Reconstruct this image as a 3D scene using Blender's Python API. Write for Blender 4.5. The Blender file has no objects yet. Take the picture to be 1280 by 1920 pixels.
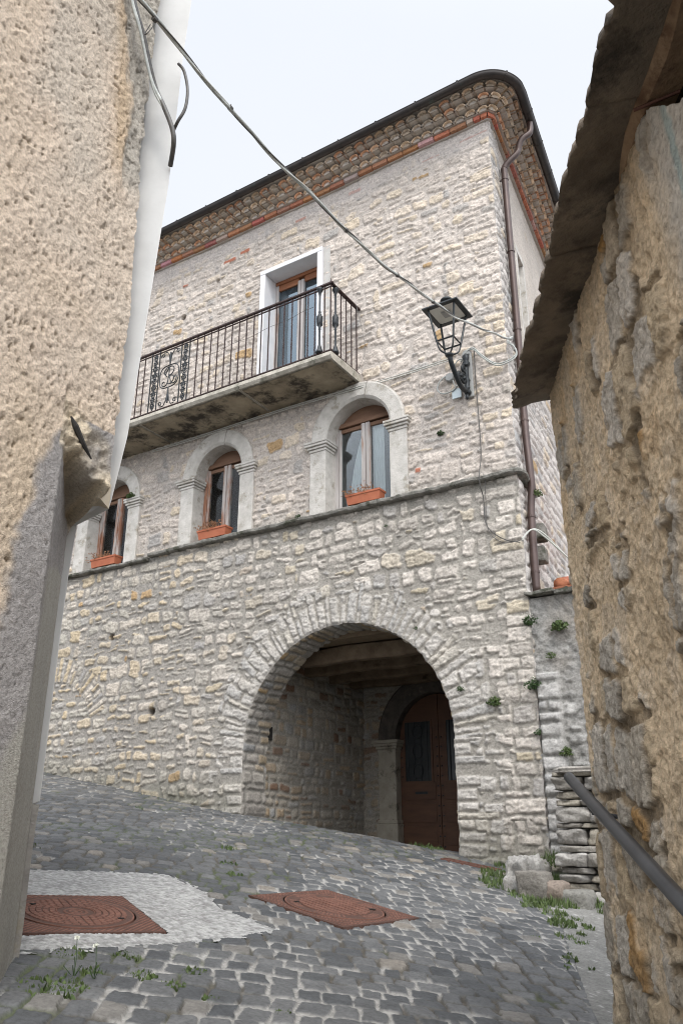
import bpy, bmesh, math, random
import numpy as np
from mathutils import Vector, Matrix

random.seed(7)
scene = bpy.context.scene
COL = scene.collection
# ------------------------------------------------------------------ frames
# world: the stone house front lies on y=0, its corner at x=0, street side is -y
YAW = math.radians(32.3)
EYE = (2.81, -8.13, 1.1)
cY, sY = math.cos(YAW), math.sin(YAW)


def alley(r, f, z=0.0):
    """alley frame (r across, f along the alley) -> world; z above eye height"""
    return (EYE[0] + r * cY - f * sY, EYE[1] + r * sY + f * cY, EYE[2] + z)


def alley_np(r, f):
    return EYE[0] + r * cY - f * sY, EYE[1] + r * sY + f * cY


def to_alley(x, y):
    a = x - EYE[0]
    b = y - EYE[1]
    return a * cY + b * sY, -a * sY + b * cY


def ground_z(x, y):
    x = np.asarray(x, dtype=float)
    y = np.asarray(y, dtype=float)
    r, f = to_alley(x, y)
    z = 0.035 - .123 * r + .107 * f
    # keep the slope from running away far from the place
    z = np.where(r < -7, 0.035 + .861 + .03 * (-7 - r) + .107 * f, z)
    z = np.where(r > 5, 0.035 - .615 - .02 * (r - 5) + .107 * f, z)
    # the covered passage dips to the door
    zin = 0.80
    inside = np.clip(y / 1.3, 0, 1)
    k = inside * inside * (3 - 2 * inside)
    near = np.exp(-((x + 2.4) / 1.6) ** 4)
    z = z * (1 - k * near) + zin * k * near
    z = z + .05 * np.sin(r * 1.1 + .6) * np.sin(f * .8) * .35
    return z


def gz(x, y):
    return float(ground_z(x, y))


# ------------------------------------------------------------------ numpy noise
def _hash(ix, iy, seed):
    h = (ix.astype(np.int64) * 374761393 + iy.astype(np.int64) * 668265263 + seed * 1442695041) & 0xFFFFFFFF
    h = ((h ^ (h >> 13)) * 1274126177) & 0xFFFFFFFF
    h = (h ^ (h >> 16)) & 0xFFFFFFFF
    h = (h * 2246822519) & 0xFFFFFFFF
    h = h ^ (h >> 15)
    return (h & 0xFFFFFF) / float(0xFFFFFF)


def vn(x, y, seed=0):
    x = np.asarray(x, dtype=float)
    y = np.asarray(y, dtype=float)
    ix = np.floor(x)
    iy = np.floor(y)
    fx = x - ix
    fy = y - iy
    fx = fx * fx * fx * (fx * (fx * 6 - 15) + 10)
    fy = fy * fy * fy * (fy * (fy * 6 - 15) + 10)
    a = _hash(ix, iy, seed)
    b = _hash(ix + 1, iy, seed)
    c = _hash(ix, iy + 1, seed)
    d = _hash(ix + 1, iy + 1, seed)
    return (a + (b - a) * fx) * (1 - fy) + (c + (d - c) * fx) * fy


def fbm(x, y, seed=0, octv=3, gain=.5):
    t = 0
    amp = 1
    tot = 0
    for i in range(octv):
        t = t + amp * (vn(x * 2 ** i + 17.3 * i, y * 2 ** i - 9.1 * i, seed + i) - .5)
        tot += amp
        amp *= gain
    return t / tot * 2          # about -1..1


def sstep(a, b, x):
    t = np.clip((x - a) / (b - a), 0, 1)
    return t * t * (3 - 2 * t)


# ------------------------------------------------------------------ stone pattern
def rubble(U, V, seed, hr=(.08, .19), wr=(.10, .36), gap=.009, rad=.03, warp=.035, split=.18, edge=.014,
           vb=None, rot=.07, inset=.014, nz=.010, tilt=1.0):
    rg = np.random.RandomState(seed)
    umin, umax = U.min() - 1, U.max() + 1
    vmin, vmax = V.min() - .6, V.max() + .6
    U2 = U + warp * fbm(U * 1.1, V * 1.1, seed + 1, 2) + warp * .5 * fbm(U * 4, V * 4, seed + 2, 2)
    V2 = V + warp * 1.2 * fbm(U * 1.0 + 5, V * 1.0, seed + 3, 2) + warp * .38 * fbm(U * 4.5, V * 4.5 + 3, seed + 4, 2)
    if vb is None:
        vb = [vmin]
        while vb[-1] < vmax:
            vb.append(vb[-1] + rg.uniform(*hr))
    vb = np.array(vb)
    nr = len(vb) - 1
    keys = []
    rowid = []
    for k in range(nr):
        u = umin + rg.uniform(-.3, 0)
        hh = vb[k + 1] - vb[k]
        while u < umax:
            keys.append(u + 500 + k * 1000)
            rowid.append(k)
            w = rg.uniform(*wr)
            w = max(w, hh * .7)
            u += w
        keys.append(u + 500 + k * 1000)
        rowid.append(k)
    keys = np.array(keys)
    n = len(keys)
    R = rg.rand(n, 12)
    k = np.clip(np.searchsorted(vb, V2.ravel()) - 1, 0, nr - 1)
    key = U2.ravel() + 500 + k * 1000.0
    idx = np.clip(np.searchsorted(keys, key) - 1, 0, n - 2)
    base = 500 + k * 1000.0
    uL = keys[idx] - base
    uR = keys[idx + 1] - base
    vL = vb[k]
    vR = vb[k + 1]
    u = U2.ravel()
    v = V2.ravel()
    r = R[idx]
    # some stones are two thin ones, one above the other
    sp = r[:, 0] < split
    frac = .35 + .3 * r[:, 1]
    vm = vL + (vR - vL) * frac
    low = v < vm
    vR2 = np.where(sp & low, vm, vR)
    vL2 = np.where(sp & ~low, vm, vL)
    rid = np.where(sp & low, (idx * 7 + 3) % n, idx)
    r2 = R[rid]
    # shift of sides
    uL = uL + inset * r2[:, 2]
    uR = uR - inset * r2[:, 3]
    vL2 = vL2 + inset * r2[:, 4]
    vR2 = vR2 - inset * r2[:, 5]
    cx = (uL + uR) / 2
    cy = (vL2 + vR2) / 2
    a = (r2[:, 6] - .5) * 2 * rot
    x = u - cx
    y = v - cy
    xr = x + a * y
    yr = y - a * x
    hx = (uR - uL) / 2 - gap
    hy = (vR2 - vL2) / 2 - gap
    rr = np.minimum(rad * (.5 + r2[:, 7]), np.minimum(hx, hy) * .9)
    px = np.abs(xr) - hx + rr
    py = np.abs(yr) - hy + rr
    d = -(np.hypot(np.maximum(px, 0), np.maximum(py, 0)) + np.minimum(np.maximum(px, py), 0) - rr)
    d = d + nz * fbm(U.ravel() * 14, V.ravel() * 14, seed + 9, 3) * 1.4
    m = sstep(0, edge, d)
    h = m * (.62 + .38 * r2[:, 8] + tilt * ((r2[:, 9] - .5) * xr * 2.4 + (r2[:, 10] - .5) * yr * 4) + .12 * sstep(0, .05, d))
    sh = U.shape
    return dict(m=m.reshape(sh), h=h.reshape(sh), r=[r2[:, j].reshape(sh) for j in range(12)], row=k.reshape(sh), d=d.reshape(sh))


def mixd(A, B, w):
    """blend two layouts with hard mask w"""
    wb = w > .5
    return dict(m=np.where(wb, B['m'], A['m']), h=np.where(wb, B['h'], A['h']), d=np.where(wb, B['d'], A['d']),
                row=A['row'], r=[np.where(wb, B['r'][j], A['r'][j]) for j in range(12)])


def lerp3(a, b, t):
    return a + (b - a) * t[..., None]


def stone_colour(L, U, V, seed, light=(.47, .435, .40), dark=(.355, .335, .31), tan=(.44, .37, .27), ochre=(.37, .265, .15),
                 grey=(.31, .305, .295), mortar=(.32, .30, .275), p_tan=.16, p_ochre=.02, p_grey=.12):
    r = L['r']
    c = lerp3(np.array(dark), np.array(light), r[11])
    c = np.where((r[8] > 1 - p_tan)[..., None], lerp3(c, np.array(tan), .45 + .5 * r[2]), c)
    c = np.where((r[10] < p_grey)[..., None], lerp3(c, np.array(grey), .5 + .5 * r[3]), c)
    c = np.where((r[5] > 1 - p_ochre)[..., None], np.array(ochre), c)
    n1 = fbm(U * 9, V * 9, seed + 31, 4)
    n2 = fbm(U * 40, V * 40, seed + 35, 2)
    c = c * (1 + .16 * n1 + .10 * n2)[..., None]
    mc = np.array(mortar) * (1 + .10 * fbm(U * 3, V * 3, seed + 40, 3) + .08 * n2)[..., None]
    c = mc * (1 - L['m'][..., None]) + c * L['m'][..., None]
    # large weathering patches
    w = fbm(U * .55, V * .55, seed + 44, 3)
    c = c * (1 + .10 * w)[..., None]
    return np.clip(c, .02, .9)


# ------------------------------------------------------------------ objects
def link(o, parent=None):
    COL.objects.link(o)
    if parent is not None:
        o.parent = parent
        if parent.type == 'EMPTY' or True:
            o.matrix_parent_inverse = Matrix.Translation(-Vector(world_loc(parent)))
    return o


def world_loc(o):
    v = Vector(o.location)
    p = o.parent
    if p is not None:
        # parts are created with world coordinates: own location is zero unless an Empty
        v = v + Vector((0, 0, 0))
    return v


def thing(name, label, cat, loc=(0, 0, 0), group=None):
    o = bpy.data.objects.new(name, None)
    o.empty_display_size = .2
    o.location = loc
    COL.objects.link(o)
    o['label'] = label
    o['category'] = cat
    if group:
        o['group'] = group
    return o


def tag(o, label=None, cat=None, group=None, kind=None):
    if label:
        o['label'] = label
    if cat:
        o['category'] = cat
    if group:
        o['group'] = group
    if kind:
        o['kind'] = kind
    return o


def grid_obj(name, P, mat, parent=None, keep=None, col=None, alpha=None, smooth=True, flip=False, extra=None):
    h, w, _ = P.shape
    idx = np.arange(h * w).reshape(h, w)
    q = np.stack([idx[:-1, :-1], idx[:-1, 1:], idx[1:, 1:], idx[1:, :-1]], -1).reshape(-1, 4)
    if flip:
        q = q[:, ::-1]
    if keep is not None:
        q = q[keep.ravel()]
    used = np.unique(q)
    remap = np.full(h * w, -1, dtype=np.int64)
    remap[used] = np.arange(len(used))
    q = remap[q]
    V = P.reshape(-1, 3)[used]
    me = bpy.data.meshes.new(name)
    me.vertices.add(len(V))
    me.vertices.foreach_set('co', V.astype(np.float32).ravel())
    me.loops.add(len(q) * 4)
    me.loops.foreach_set('vertex_index', q.astype(np.int32).ravel())
    me.polygons.add(len(q))
    me.polygons.foreach_set('loop_start', (np.arange(len(q)) * 4).astype(np.int32))
    me.polygons.foreach_set('loop_total', np.full(len(q), 4, dtype=np.int32))
    me.polygons.foreach_set('use_smooth', np.full(len(q), smooth, dtype=bool))
    me.update(calc_edges=True)
    if col is not None:
        a = me.color_attributes.new('Col', 'FLOAT_COLOR', 'POINT')
        c = np.ones((len(V), 4), dtype=np.float32)
        c[:, :3] = col.reshape(-1, 3)[used]
        if alpha is not None:
            c[:, 3] = alpha.reshape(-1)[used]
        a.data.foreach_set('color', c.ravel())
    me.materials.append(mat)
    o = bpy.data.objects.new(name, me)
    return link(o, parent)


class MB:
    """collects shapes into one mesh (world coordinates)"""

    def __init__(self):
        self.v = []
        self.f = []
        self.c = []
        self.cur = None

    def add(self, vs, fs):
        b = len(self.v)
        self.v += [tuple(p) for p in vs]
        self.f += [tuple(b + i for i in f) for f in fs]
        self.c += [self.cur or (1, 1, 1)] * len(vs)

    def box(self, x0, x1, y0, y1, z0, z1, M=None):
        vs = [(x, y, z) for z in (z0, z1) for y in (y0, y1) for x in (x0, x1)]
        if M is not None:
            vs = [tuple(M @ Vector(p)) for p in vs]
        self.add(vs, [(0, 2, 3, 1), (4, 5, 7, 6), (0, 1, 5, 4), (2, 6, 7, 3), (0, 4, 6, 2), (1, 3, 7, 5)])

    def bar(self, p, q, r, n=6, r2=None):
        self.tube([p, q], r, n, [r, r if r2 is None else r2])

    def tube(self, pts, r, n=8, rs=None, closed=False, cap=True):
        pts = [Vector(p) for p in pts]
        N = len(pts)
        if rs is None:
            rs = [r] * N
        vs = []
        up = None
        for i, p in enumerate(pts):
            if closed:
                t = pts[(i + 1) % N] - pts[i - 1]
            else:
                t = pts[min(i + 1, N - 1)] - pts[max(i - 1, 0)]
            if t.length < 1e-9:
                t = Vector((0, 0, 1))
            t.normalize()
            if up is None:
                up = Vector((0, 0, 1)) if abs(t.z) < .9 else Vector((1, 0, 0))
            a = t.cross(up)
            if a.length < 1e-6:
                a = t.cross(Vector((.3, 1, .2)))
            a.normalize()
            b = a.cross(t).normalized()
            up = b
            for j in range(n):
                w = 2 * math.pi * j / n
                vs.append(p + (a * math.cos(w) + b * math.sin(w)) * rs[i])
        fs = []
        for i in range(N if closed else N - 1):
            k = (i + 1) % N
            for j in range(n):
                j2 = (j + 1) % n
                fs.append((i * n + j, i * n + j2, k * n + j2, k * n + j))
        if cap and not closed:
            fs.append(tuple(range(n))[::-1])
            fs.append(tuple((N - 1) * n + j for j in range(n)))
        self.add(vs, fs)

    def sweep(self, pts, prof, frames, closed_prof=True, cap=True):
        """pts: list of Vector, frames: list of (side, up) ; prof: list of (s,u)"""
        n = len(prof)
        vs = []
        for p, (s, u) in zip(pts, frames):
            for a, b in prof:
                vs.append(Vector(p) + Vector(s) * a + Vector(u) * b)
        fs = []
        m = n if closed_prof else n - 1
        for i in range(len(pts) - 1):
            for j in range(m):
                j2 = (j + 1) % n
                fs.append((i * n + j, i * n + j2, (i + 1) * n + j2, (i + 1) * n + j))
        if cap and closed_prof:
            fs.append(tuple(range(n))[::-1])
            fs.append(tuple((len(pts) - 1) * n + j for j in range(n)))
        self.add(vs, fs)

    def lathe(self, c, prof, n=16, M=None):
        """prof: list of (r, z) around vertical axis through c"""
        vs = []
        for r, z in prof:
            for j in range(n):
                w = 2 * math.pi * j / n
                p = Vector((c[0] + r * math.cos(w), c[1] + r * math.sin(w), c[2] + z))
                vs.append(M @ p if M is not None else p)
        fs = []
        for i in range(len(prof) - 1):
            for j in range(n):
                j2 = (j + 1) % n
                fs.append((i * n + j, i * n + j2, (i + 1) * n + j2, (i + 1) * n + j))
        fs.append(tuple(range(n))[::-1])
        fs.append(tuple((len(prof) - 1) * n + j for j in range(n)))
        self.add(vs, fs)

    def prism(self, poly, d, M=None):
        """poly: 3d points in order, d: extrusion vector"""
        n = len(poly)
        d = Vector(d)
        vs = [Vector(p) for p in poly] + [Vector(p) + d for p in poly]
        fs = [tuple(range(n))[::-1], tuple(range(n, 2 * n))]
        for j in range(n):
            j2 = (j + 1) % n
            fs.append((j, j2, n + j2, n + j))
        self.add(vs, fs)

    def build(self, name, mat, parent=None, smooth=False, bevel=0, colours=False, fixn=True):
        me = bpy.data.meshes.new(name)
        me.from_pydata([tuple(p) for p in self.v], [], self.f)
        if colours:
            a = me.color_attributes.new('Col', 'FLOAT_COLOR', 'POINT')
            c = np.ones((len(self.v), 4), dtype=np.float32)
            c[:, :3] = np.array(self.c)
            a.data.foreach_set('color', c.ravel())
        if fixn:
            bm = bmesh.new()
            bm.from_mesh(me)
            bmesh.ops.recalc_face_normals(bm, faces=bm.faces)
            bm.to_mesh(me)
            bm.free()
        if smooth:
            for p in me.polygons:
                p.use_smooth = True
        me.materials.append(mat)
        o = bpy.data.objects.new(name, me)
        link(o, parent)
        if bevel:
            b = o.modifiers.new('bevel', 'BEVEL')
            b.width = bevel
            b.segments = 2
            b.limit_method = 'ANGLE'
        return o


# ------------------------------------------------------------------ materials
def nodes_of(name):
    m = bpy.data.materials.new(name)
    m.use_nodes = True
    nt = m.node_tree
    nt.nodes.clear()
    out = nt.nodes.new('ShaderNodeOutputMaterial')
    b = nt.nodes.new('ShaderNodeBsdfPrincipled')
    nt.links.new(b.outputs[0], out.inputs[0])
    return m, nt, b


def N(nt, t, **kw):
    n = nt.nodes.new(t)
    for k, v in kw.items():
        if k.startswith('i_'):
            n.inputs[k[2:].replace('_', ' ')].default_value = v
        else:
            setattr(n, k, v)
    return n


def noise(nt, scale, detail=6, rough=.6, vec=None, dist=0):
    n = N(nt, 'ShaderNodeTexNoise')
    n.inputs['Scale'].default_value = scale
    n.inputs['Detail'].default_value = detail
    n.inputs['Roughness'].default_value = rough
    n.inputs['Distortion'].default_value = dist
    if vec is None:
        vec = nt.nodes.get('TC') or N(nt, 'ShaderNodeTexCoord', name='TC')
        vec = vec.outputs['Object']
    nt.links.new(vec, n.inputs['Vector'])
    return n


def ramp(nt, src, stops):
    r = N(nt, 'ShaderNodeValToRGB')
    e = r.color_ramp.elements
    while len(e) > 1:
        e.remove(e[-1])
    e[0].position = stops[0][0]
    c = stops[0][1]
    e[0].color = (c, c, c, 1) if isinstance(c, (int, float)) else (*c, 1)
    for p, c in stops[1:]:
        q = e.new(p)
        q.color = (c, c, c, 1) if isinstance(c, (int, float)) else (*c, 1)
    nt.links.new(src, r.inputs[0])
    return r


def mixc(nt, fac, a, b, mode='MIX'):
    m = N(nt, 'ShaderNodeMix', data_type='RGBA', blend_type=mode)
    for s, val in ((0, fac), (6, a), (7, b)):
        if hasattr(val, 'is_output'):
            nt.links.new(val, m.inputs[s])
        elif s == 0:
            m.inputs[0].default_value = val
        else:
            m.inputs[s].default_value = (*val, 1) if len(val) == 3 else val
    return m.outputs[2]


def bump(nt, b, src, strength, dist, prev=None):
    n = N(nt, 'ShaderNodeBump')
    n.inputs['Strength'].default_value = strength
    n.inputs['Distance'].default_value = dist
    nt.links.new(src, n.inputs['Height'])
    if prev is not None:
        nt.links.new(prev.outputs[0], n.inputs['Normal'])
    nt.links.new(n.outputs[0], b.inputs['Normal'])
    return n


def mat_attr(name, rough=.93, speck=.45, b1=(45, .7, .012), b2=(160, .6, .004), spec=.25, moss=0.0, speck_col=(.10, .095, .085), speck_at=.60):
    m, nt, b = nodes_of(name)
    at = N(nt, 'ShaderNodeAttribute', attribute_name='Col')
    n1 = noise(nt, b1[0], 8, .65)
    n2 = noise(nt, b2[0], 4, .6)
    n3 = noise(nt, 11, 6, .7)
    v = ramp(nt, n1.outputs[0], [(.28, .60), (.5, 1.0), (.72, 1.26)])
    c = mixc(nt, 1.0, at.outputs['Color'], v.outputs[0], 'MULTIPLY')
    # small dark lichen and pits
    sp = ramp(nt, n3.outputs[0], [(speck_at, 0.0), (speck_at + .10, 1.0)])
    sp2 = ramp(nt, n2.outputs[0], [(.48, 0.0), (.60, 1.0)])
    mm = N(nt, 'ShaderNodeMath', operation='MULTIPLY')
    nt.links.new(sp.outputs[0], mm.inputs[0])
    nt.links.new(sp2.outputs[0], mm.inputs[1])
    m2 = N(nt, 'ShaderNodeMath', operation='MULTIPLY')
    nt.links.new(mm.outputs[0], m2.inputs[0])
    m2.inputs[1].default_value = speck
    c = mixc(nt, m2.outputs[0], c, speck_col)
    nt.links.new(c, b.inputs['Base Color'])
    b.inputs['Roughness'].default_value = rough
    b.inputs['Specular IOR Level'].default_value = spec
    p = bump(nt, b, n1.outputs[0], b1[1], b1[2])
    bump(nt, b, n2.outputs[0], b2[1], b2[2], p)
    return m


def mat_noise(name, c1, c2, scale=8, rough=.8, bstr=.4, bscale=60, bdist=.004, c3=None, metal=0, spec=.4, detail=6, c3at=.62, stretch=None, rough2=None):
    m, nt, b = nodes_of(name)
    vec = None
    if stretch:
        tc = N(nt, 'ShaderNodeTexCoord', name='TC')
        mp = N(nt, 'ShaderNodeMapping')
        mp.inputs['Scale'].default_value = stretch
        nt.links.new(tc.outputs['Object'], mp.inputs[0])
        vec = mp.outputs[0]
    n1 = noise(nt, scale, detail, .65, vec)
    r = ramp(nt, n1.outputs[0], [(.32, c1), (.68, c2)])
    c = r.outputs[0]
    if c3 is not None:
        n3 = noise(nt, scale * .45 + 1.3, 8, .7, vec)
        k = ramp(nt, n3.outputs[0], [(c3at - .06, 0.0), (c3at + .06, 1.0)])
        c = mixc(nt, k.outputs[0], c, c3)
    nt.links.new(c, b.inputs['Base Color'])
    b.inputs['Roughness'].default_value = rough
    if rough2 is not None:
        rr = ramp(nt, n1.outputs[0], [(.3, rough), (.7, rough2)])
        nt.links.new(rr.outputs[0], b.inputs['Roughness'])
    b.inputs['Metallic'].default_value = metal
    b.inputs['Specular IOR Level'].default_value = spec
    n2 = noise(nt, bscale, 6, .6, vec)
    bump(nt, b, n2.outputs[0], bstr, bdist)
    return m


M = {}
M['facade'] = mat_attr('facade_stone', speck=.55, b1=(38, .85, .014), b2=(150, .6, .004))
M['side'] = mat_attr('side_stone', speck=.3)
M['porch'] = mat_attr('porch_stone', speck=.4)
M['cobble'] = mat_attr('cobblestone', rough=.72, speck=.25, b1=(55, .5, .006), b2=(220, .4, .002), spec=.35)
M['shed'] = mat_attr('shed_stone', speck=.6, b1=(42, 1.0, .016), b2=(190, .9, .006), speck_col=(.07, .06, .045))
M['roughcast'] = mat_attr('roughcast', speck=.5, b1=(85, 1.0, .012), b2=(240, 1.0, .005), speck_col=(.16, .115, .08), speck_at=.55)
M['gardenwall'] = mat_attr('rubble_mortar', speck=.5, b1=(50, .9, .014))
M['gravel'] = mat_attr('washed_gravel', speck=.3, b1=(60, .9, .008), b2=(150, .9, .005), speck_col=(.2, .19, .17))
M['tile'] = mat_attr('old_clay_tile', rough=.85, speck=.30, b1=(30, .4, .006), b2=(160, .5, .003), speck_col=(.12, .10, .07), speck_at=.52)
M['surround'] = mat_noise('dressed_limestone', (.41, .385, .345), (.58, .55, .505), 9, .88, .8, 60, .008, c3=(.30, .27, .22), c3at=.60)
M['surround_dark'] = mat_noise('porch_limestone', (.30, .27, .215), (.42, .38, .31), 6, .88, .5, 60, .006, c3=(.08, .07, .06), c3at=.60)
M['sooty'] = mat_noise('blackened_limestone', (.05, .045, .04), (.13, .11, .09), 9, .9, .5, 60, .006, c3=(.24, .2, .16), c3at=.66)  # darker limestone for the door arch
M['ledge'] = mat_noise('mossy_ledge', (.11, .105, .09), (.27, .255, .225), 9, .92, .9, 45, .014, c3=(.06, .06, .042), c3at=.56)
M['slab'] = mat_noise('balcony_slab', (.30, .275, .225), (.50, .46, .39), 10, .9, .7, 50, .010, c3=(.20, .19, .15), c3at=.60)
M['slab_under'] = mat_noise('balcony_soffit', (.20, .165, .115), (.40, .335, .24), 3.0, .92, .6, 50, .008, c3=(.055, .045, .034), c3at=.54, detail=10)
M['iron'] = mat_noise('wrought_iron', (.022, .013, .012), (.055, .028, .024), 30, .6, .3, 200, .001, metal=.2, spec=.4)
M['iron_black'] = mat_noise('black_iron', (.012, .015, .017), (.03, .034, .036), 30, .45, .2, 200, .001, metal=.3, spec=.5)
M['gutter'] = mat_noise('copper_gutter', (.030, .027, .026), (.055, .045, .040), 6, .45, .1, 80, .001, c3=(.05, .07, .06), c3at=.66, metal=.4, spec=.5)
M['pipe'] = mat_noise('brown_downpipe', (.055, .034, .029), (.085, .054, .045), 5, .4, .1, 80, .001, metal=.3, spec=.5)
M['brick'] = mat_noise('red_brick', (.26, .075, .035), (.38, .13, .065), 14, .9, .6, 70, .005, c3=(.36, .29, .24), c3at=.60)
M['mortar'] = mat_noise('cornice_mortar', (.40, .35, .30), (.52, .47, .42), 12, .95, .7, 50, .008)
M['wood'] = mat_noise('weathered_window_wood', (.20, .085, .045), (.33, .16, .095), 10, .7, .4, 60, .002, c3=(.42, .38, .35), c3at=.52, stretch=(1, 1, .18))
M['wood_orange'] = mat_noise('window_head_wood', (.22, .085, .04), (.32, .13, .06), 10, .65, .3, 60, .002, stretch=(.3, 1, 1))
M['head_board'] = mat_noise('window_head_board', (.13, .070, .042), (.21, .12, .075), 8, .75, .4, 60, .002, stretch=(.3, 1, 1))
M['wood_grey'] = mat_noise('grey_worn_wood', (.30, .27, .25), (.46, .43, .41), 14, .8, .4, 60, .002, c3=(.26, .15, .10), c3at=.62, stretch=(1, 1, .12))
M['door'] = mat_noise('oiled_door_wood', (.075, .034, .018), (.12, .055, .028), 7, .55, .35, 40, .003, stretch=(.4, 1, 1.6))
M['marble'] = mat_noise('pale_marble', (.60, .595, .60), (.70, .69, .69), 6, .45, .1, 60, .001)
M['white_plaster'] = mat_noise('white_plaster', (.50, .49, .47), (.58, .57, .545), 4, .9, .15, 40, .003)
M['chamfer_grey'] = mat_noise('grey_cement', (.25, .23, .21), (.40, .375, .33), 6, .93, .8, 80, .008, c3=(.33, .29, .22))
M['terracotta'] = mat_noise('terracotta', (.34, .10, .05), (.42, .14, .07), 7, .75, .15, 90, .001)
M['dry'] = mat_noise('dry_stems', (.22, .10, .05), (.36, .20, .11), 30, .9, .1, 60, .001)
M['leaf'] = mat_noise('leaf_green', (.040, .072, .020), (.11, .145, .045), 25, .7, .1, 60, .001)
M['leaf_dark'] = mat_noise('leaf_dark', (.02, .045, .012), (.05, .09, .025), 25, .7, .1, 60, .001)
M['petal'] = mat_noise('pale_petal', (.6, .6, .5), (.75, .75, .65), 25, .8, .1, 60, .001)
M['cable'] = mat_noise('grey_cable', (.30, .31, .29), (.50, .51, .47), 40, .45, .1, 60, .001, spec=.5)
M['cable_dark'] = mat_noise('dark_cable', (.045, .042, .038), (.10, .09, .08), 40, .5, .1, 60, .001, spec=.5)
M['cable_pale'] = mat_noise('pale_cable', (.42, .42, .38), (.55, .55, .50), 40, .5, .1, 60, .001)
M['rust'] = mat_noise('rusty_cast_iron', (.10, .046, .034), (.165, .078, .056), 16, .8, .5, 120, .002, c3=(.085, .05, .04), metal=.1)
M['rust_attr'] = mat_attr('cast_iron_rust', rough=.7, speck=.2, b1=(60, .5, .003), b2=(220, .5, .001), spec=.3)
M['rail'] = mat_noise('painted_handrail', (.030, .032, .036), (.055, .058, .062), 6, .38, .12, 70, .001, spec=.5)
M['shedslab'] = mat_noise('sooty_roof_slab', (.11, .088, .066), (.27, .22, .165), 4, .92, .9, 40, .014, c3=(.06, .05, .04), c3at=.57, detail=9)  # dark brown slab with darker patches
M['beam'] = mat_noise('old_chestnut_beam', (.17, .10, .055), (.38, .27, .17), 6, .85, .9, 30, .010, c3=(.09, .045, .025), c3at=.60, stretch=(1, 1, 1))
M['porchbeam'] = mat_noise('dark_porch_beam', (.10, .07, .045), (.19, .14, .09), 6, .85, .6, 40, .006, c3=(.05, .035, .02))
M['plank'] = mat_noise('porch_ceiling_plank', (.15, .11, .07), (.24, .18, .12), 6, .85, .4, 40, .004)
M['greyplaster'] = mat_noise('grey_plaster', (.36, .345, .32), (.47, .45, .42), 4, .92, .5, 60, .006, c3=(.27, .25, .22))
M['curtain'] = mat_noise('blue_grey_curtain', (.60, .70, .78), (.70, .78, .84), 3, .9, .1, 20, .002)  # blue sky reflection of the balcony panes put into the cloth colour
M['curtain_pale'] = mat_noise('pale_net_curtain', (.40, .38, .35), (.48, .46, .43), 3, .9, .1, 20, .002)  # pale tone stands in for the white house reflected in the panes
M['curtain_dark'] = mat_noise('dark_interior', (.035, .035, .035), (.06, .06, .06), 3, .9, .1, 20, .002)  # near-black lining paints the darkness of the unlit rooms
M['plate'] = mat_noise('pale_blue_plate', (.50, .58, .60), (.58, .65, .66), 3, .5, .1, 20, .001)
M['box_grey'] = mat_noise('grey_box', (.27, .27, .26), (.36, .36, .34), 6, .6, .1, 60, .001)
M['diffuser'] = mat_noise('lamp_diffuser', (.52, .52, .47), (.62, .61, .56), 3, .5, .05, 20, .001)
M['dark'] = mat_noise('dark_hole', (.02, .018, .016), (.04, .035, .03), 6, .95, .2, 60, .002)


def mat_glass(name, tint=(.9, .95, .97), ior=1.7, gtint=(1, 1, 1)):
    m = bpy.data.materials.new(name)
    m.use_nodes = True
    nt = m.node_tree
    nt.nodes.clear()
    out = nt.nodes.new('ShaderNodeOutputMaterial')
    tr = N(nt, 'ShaderNodeBsdfTransparent')
    tr.inputs[0].default_value = (*tint, 1)
    gl = N(nt, 'ShaderNodeBsdfGlossy')
    gl.inputs['Roughness'].default_value = .03
    fr = N(nt, 'ShaderNodeFresnel')
    fr.inputs['IOR'].default_value = ior
    gl.inputs['Color'].default_value = (*gtint, 1)
    mx = N(nt, 'ShaderNodeMixShader')
    nt.links.new(fr.outputs[0], mx.inputs[0])
    nt.links.new(tr.outputs[0], mx.inputs[1])
    nt.links.new(gl.outputs[0], mx.inputs[2])
    nt.links.new(mx.outputs[0], out.inputs[0])
    return m


M['glass'] = mat_glass('window_glass', ior=1.45)
M['glass_blue'] = mat_glass('coated_glass', ior=2.6, gtint=(.72, .88, 1.0))  # blue gloss tint and high IOR put the sky's reflection into the panes

# ------------------------------------------------------------------ world and light
world = bpy.data.worlds.new('World')
scene.world = world
world.use_nodes = True
wn = world.node_tree
bg = wn.nodes['Background']
sky = wn.nodes.new('ShaderNodeTexSky')
sky.sky_type = 'NISHITA'
sky.sun_disc = False
SUN_EL, SUN_AZ = math.radians(52), math.radians(140)   # azimuth clockwise from +y
sky.sun_elevation = SUN_EL
sky.sun_rotation = SUN_AZ
sky.air_density = 1.0
sky.dust_density = 3.0
# thin overcast: a bright even cloud layer over the sky
tcw = wn.nodes.new('ShaderNodeTexCoord')
cn = wn.nodes.new('ShaderNodeTexNoise')
cn.inputs['Scale'].default_value = 1.6
cn.inputs['Detail'].default_value = 5
wn.links.new(tcw.outputs['Generated'], cn.inputs['Vector'])
cr = wn.nodes.new('ShaderNodeValToRGB')
cr.color_ramp.elements[0].position = .3
cr.color_ramp.elements[0].color = (5.15, 5.4, 5.9, 1)
cr.color_ramp.elements[1].position = .7
cr.color_ramp.elements[1].color = (5.5, 5.65, 5.9, 1)
wn.links.new(cn.outputs[0], cr.inputs[0])
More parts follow.
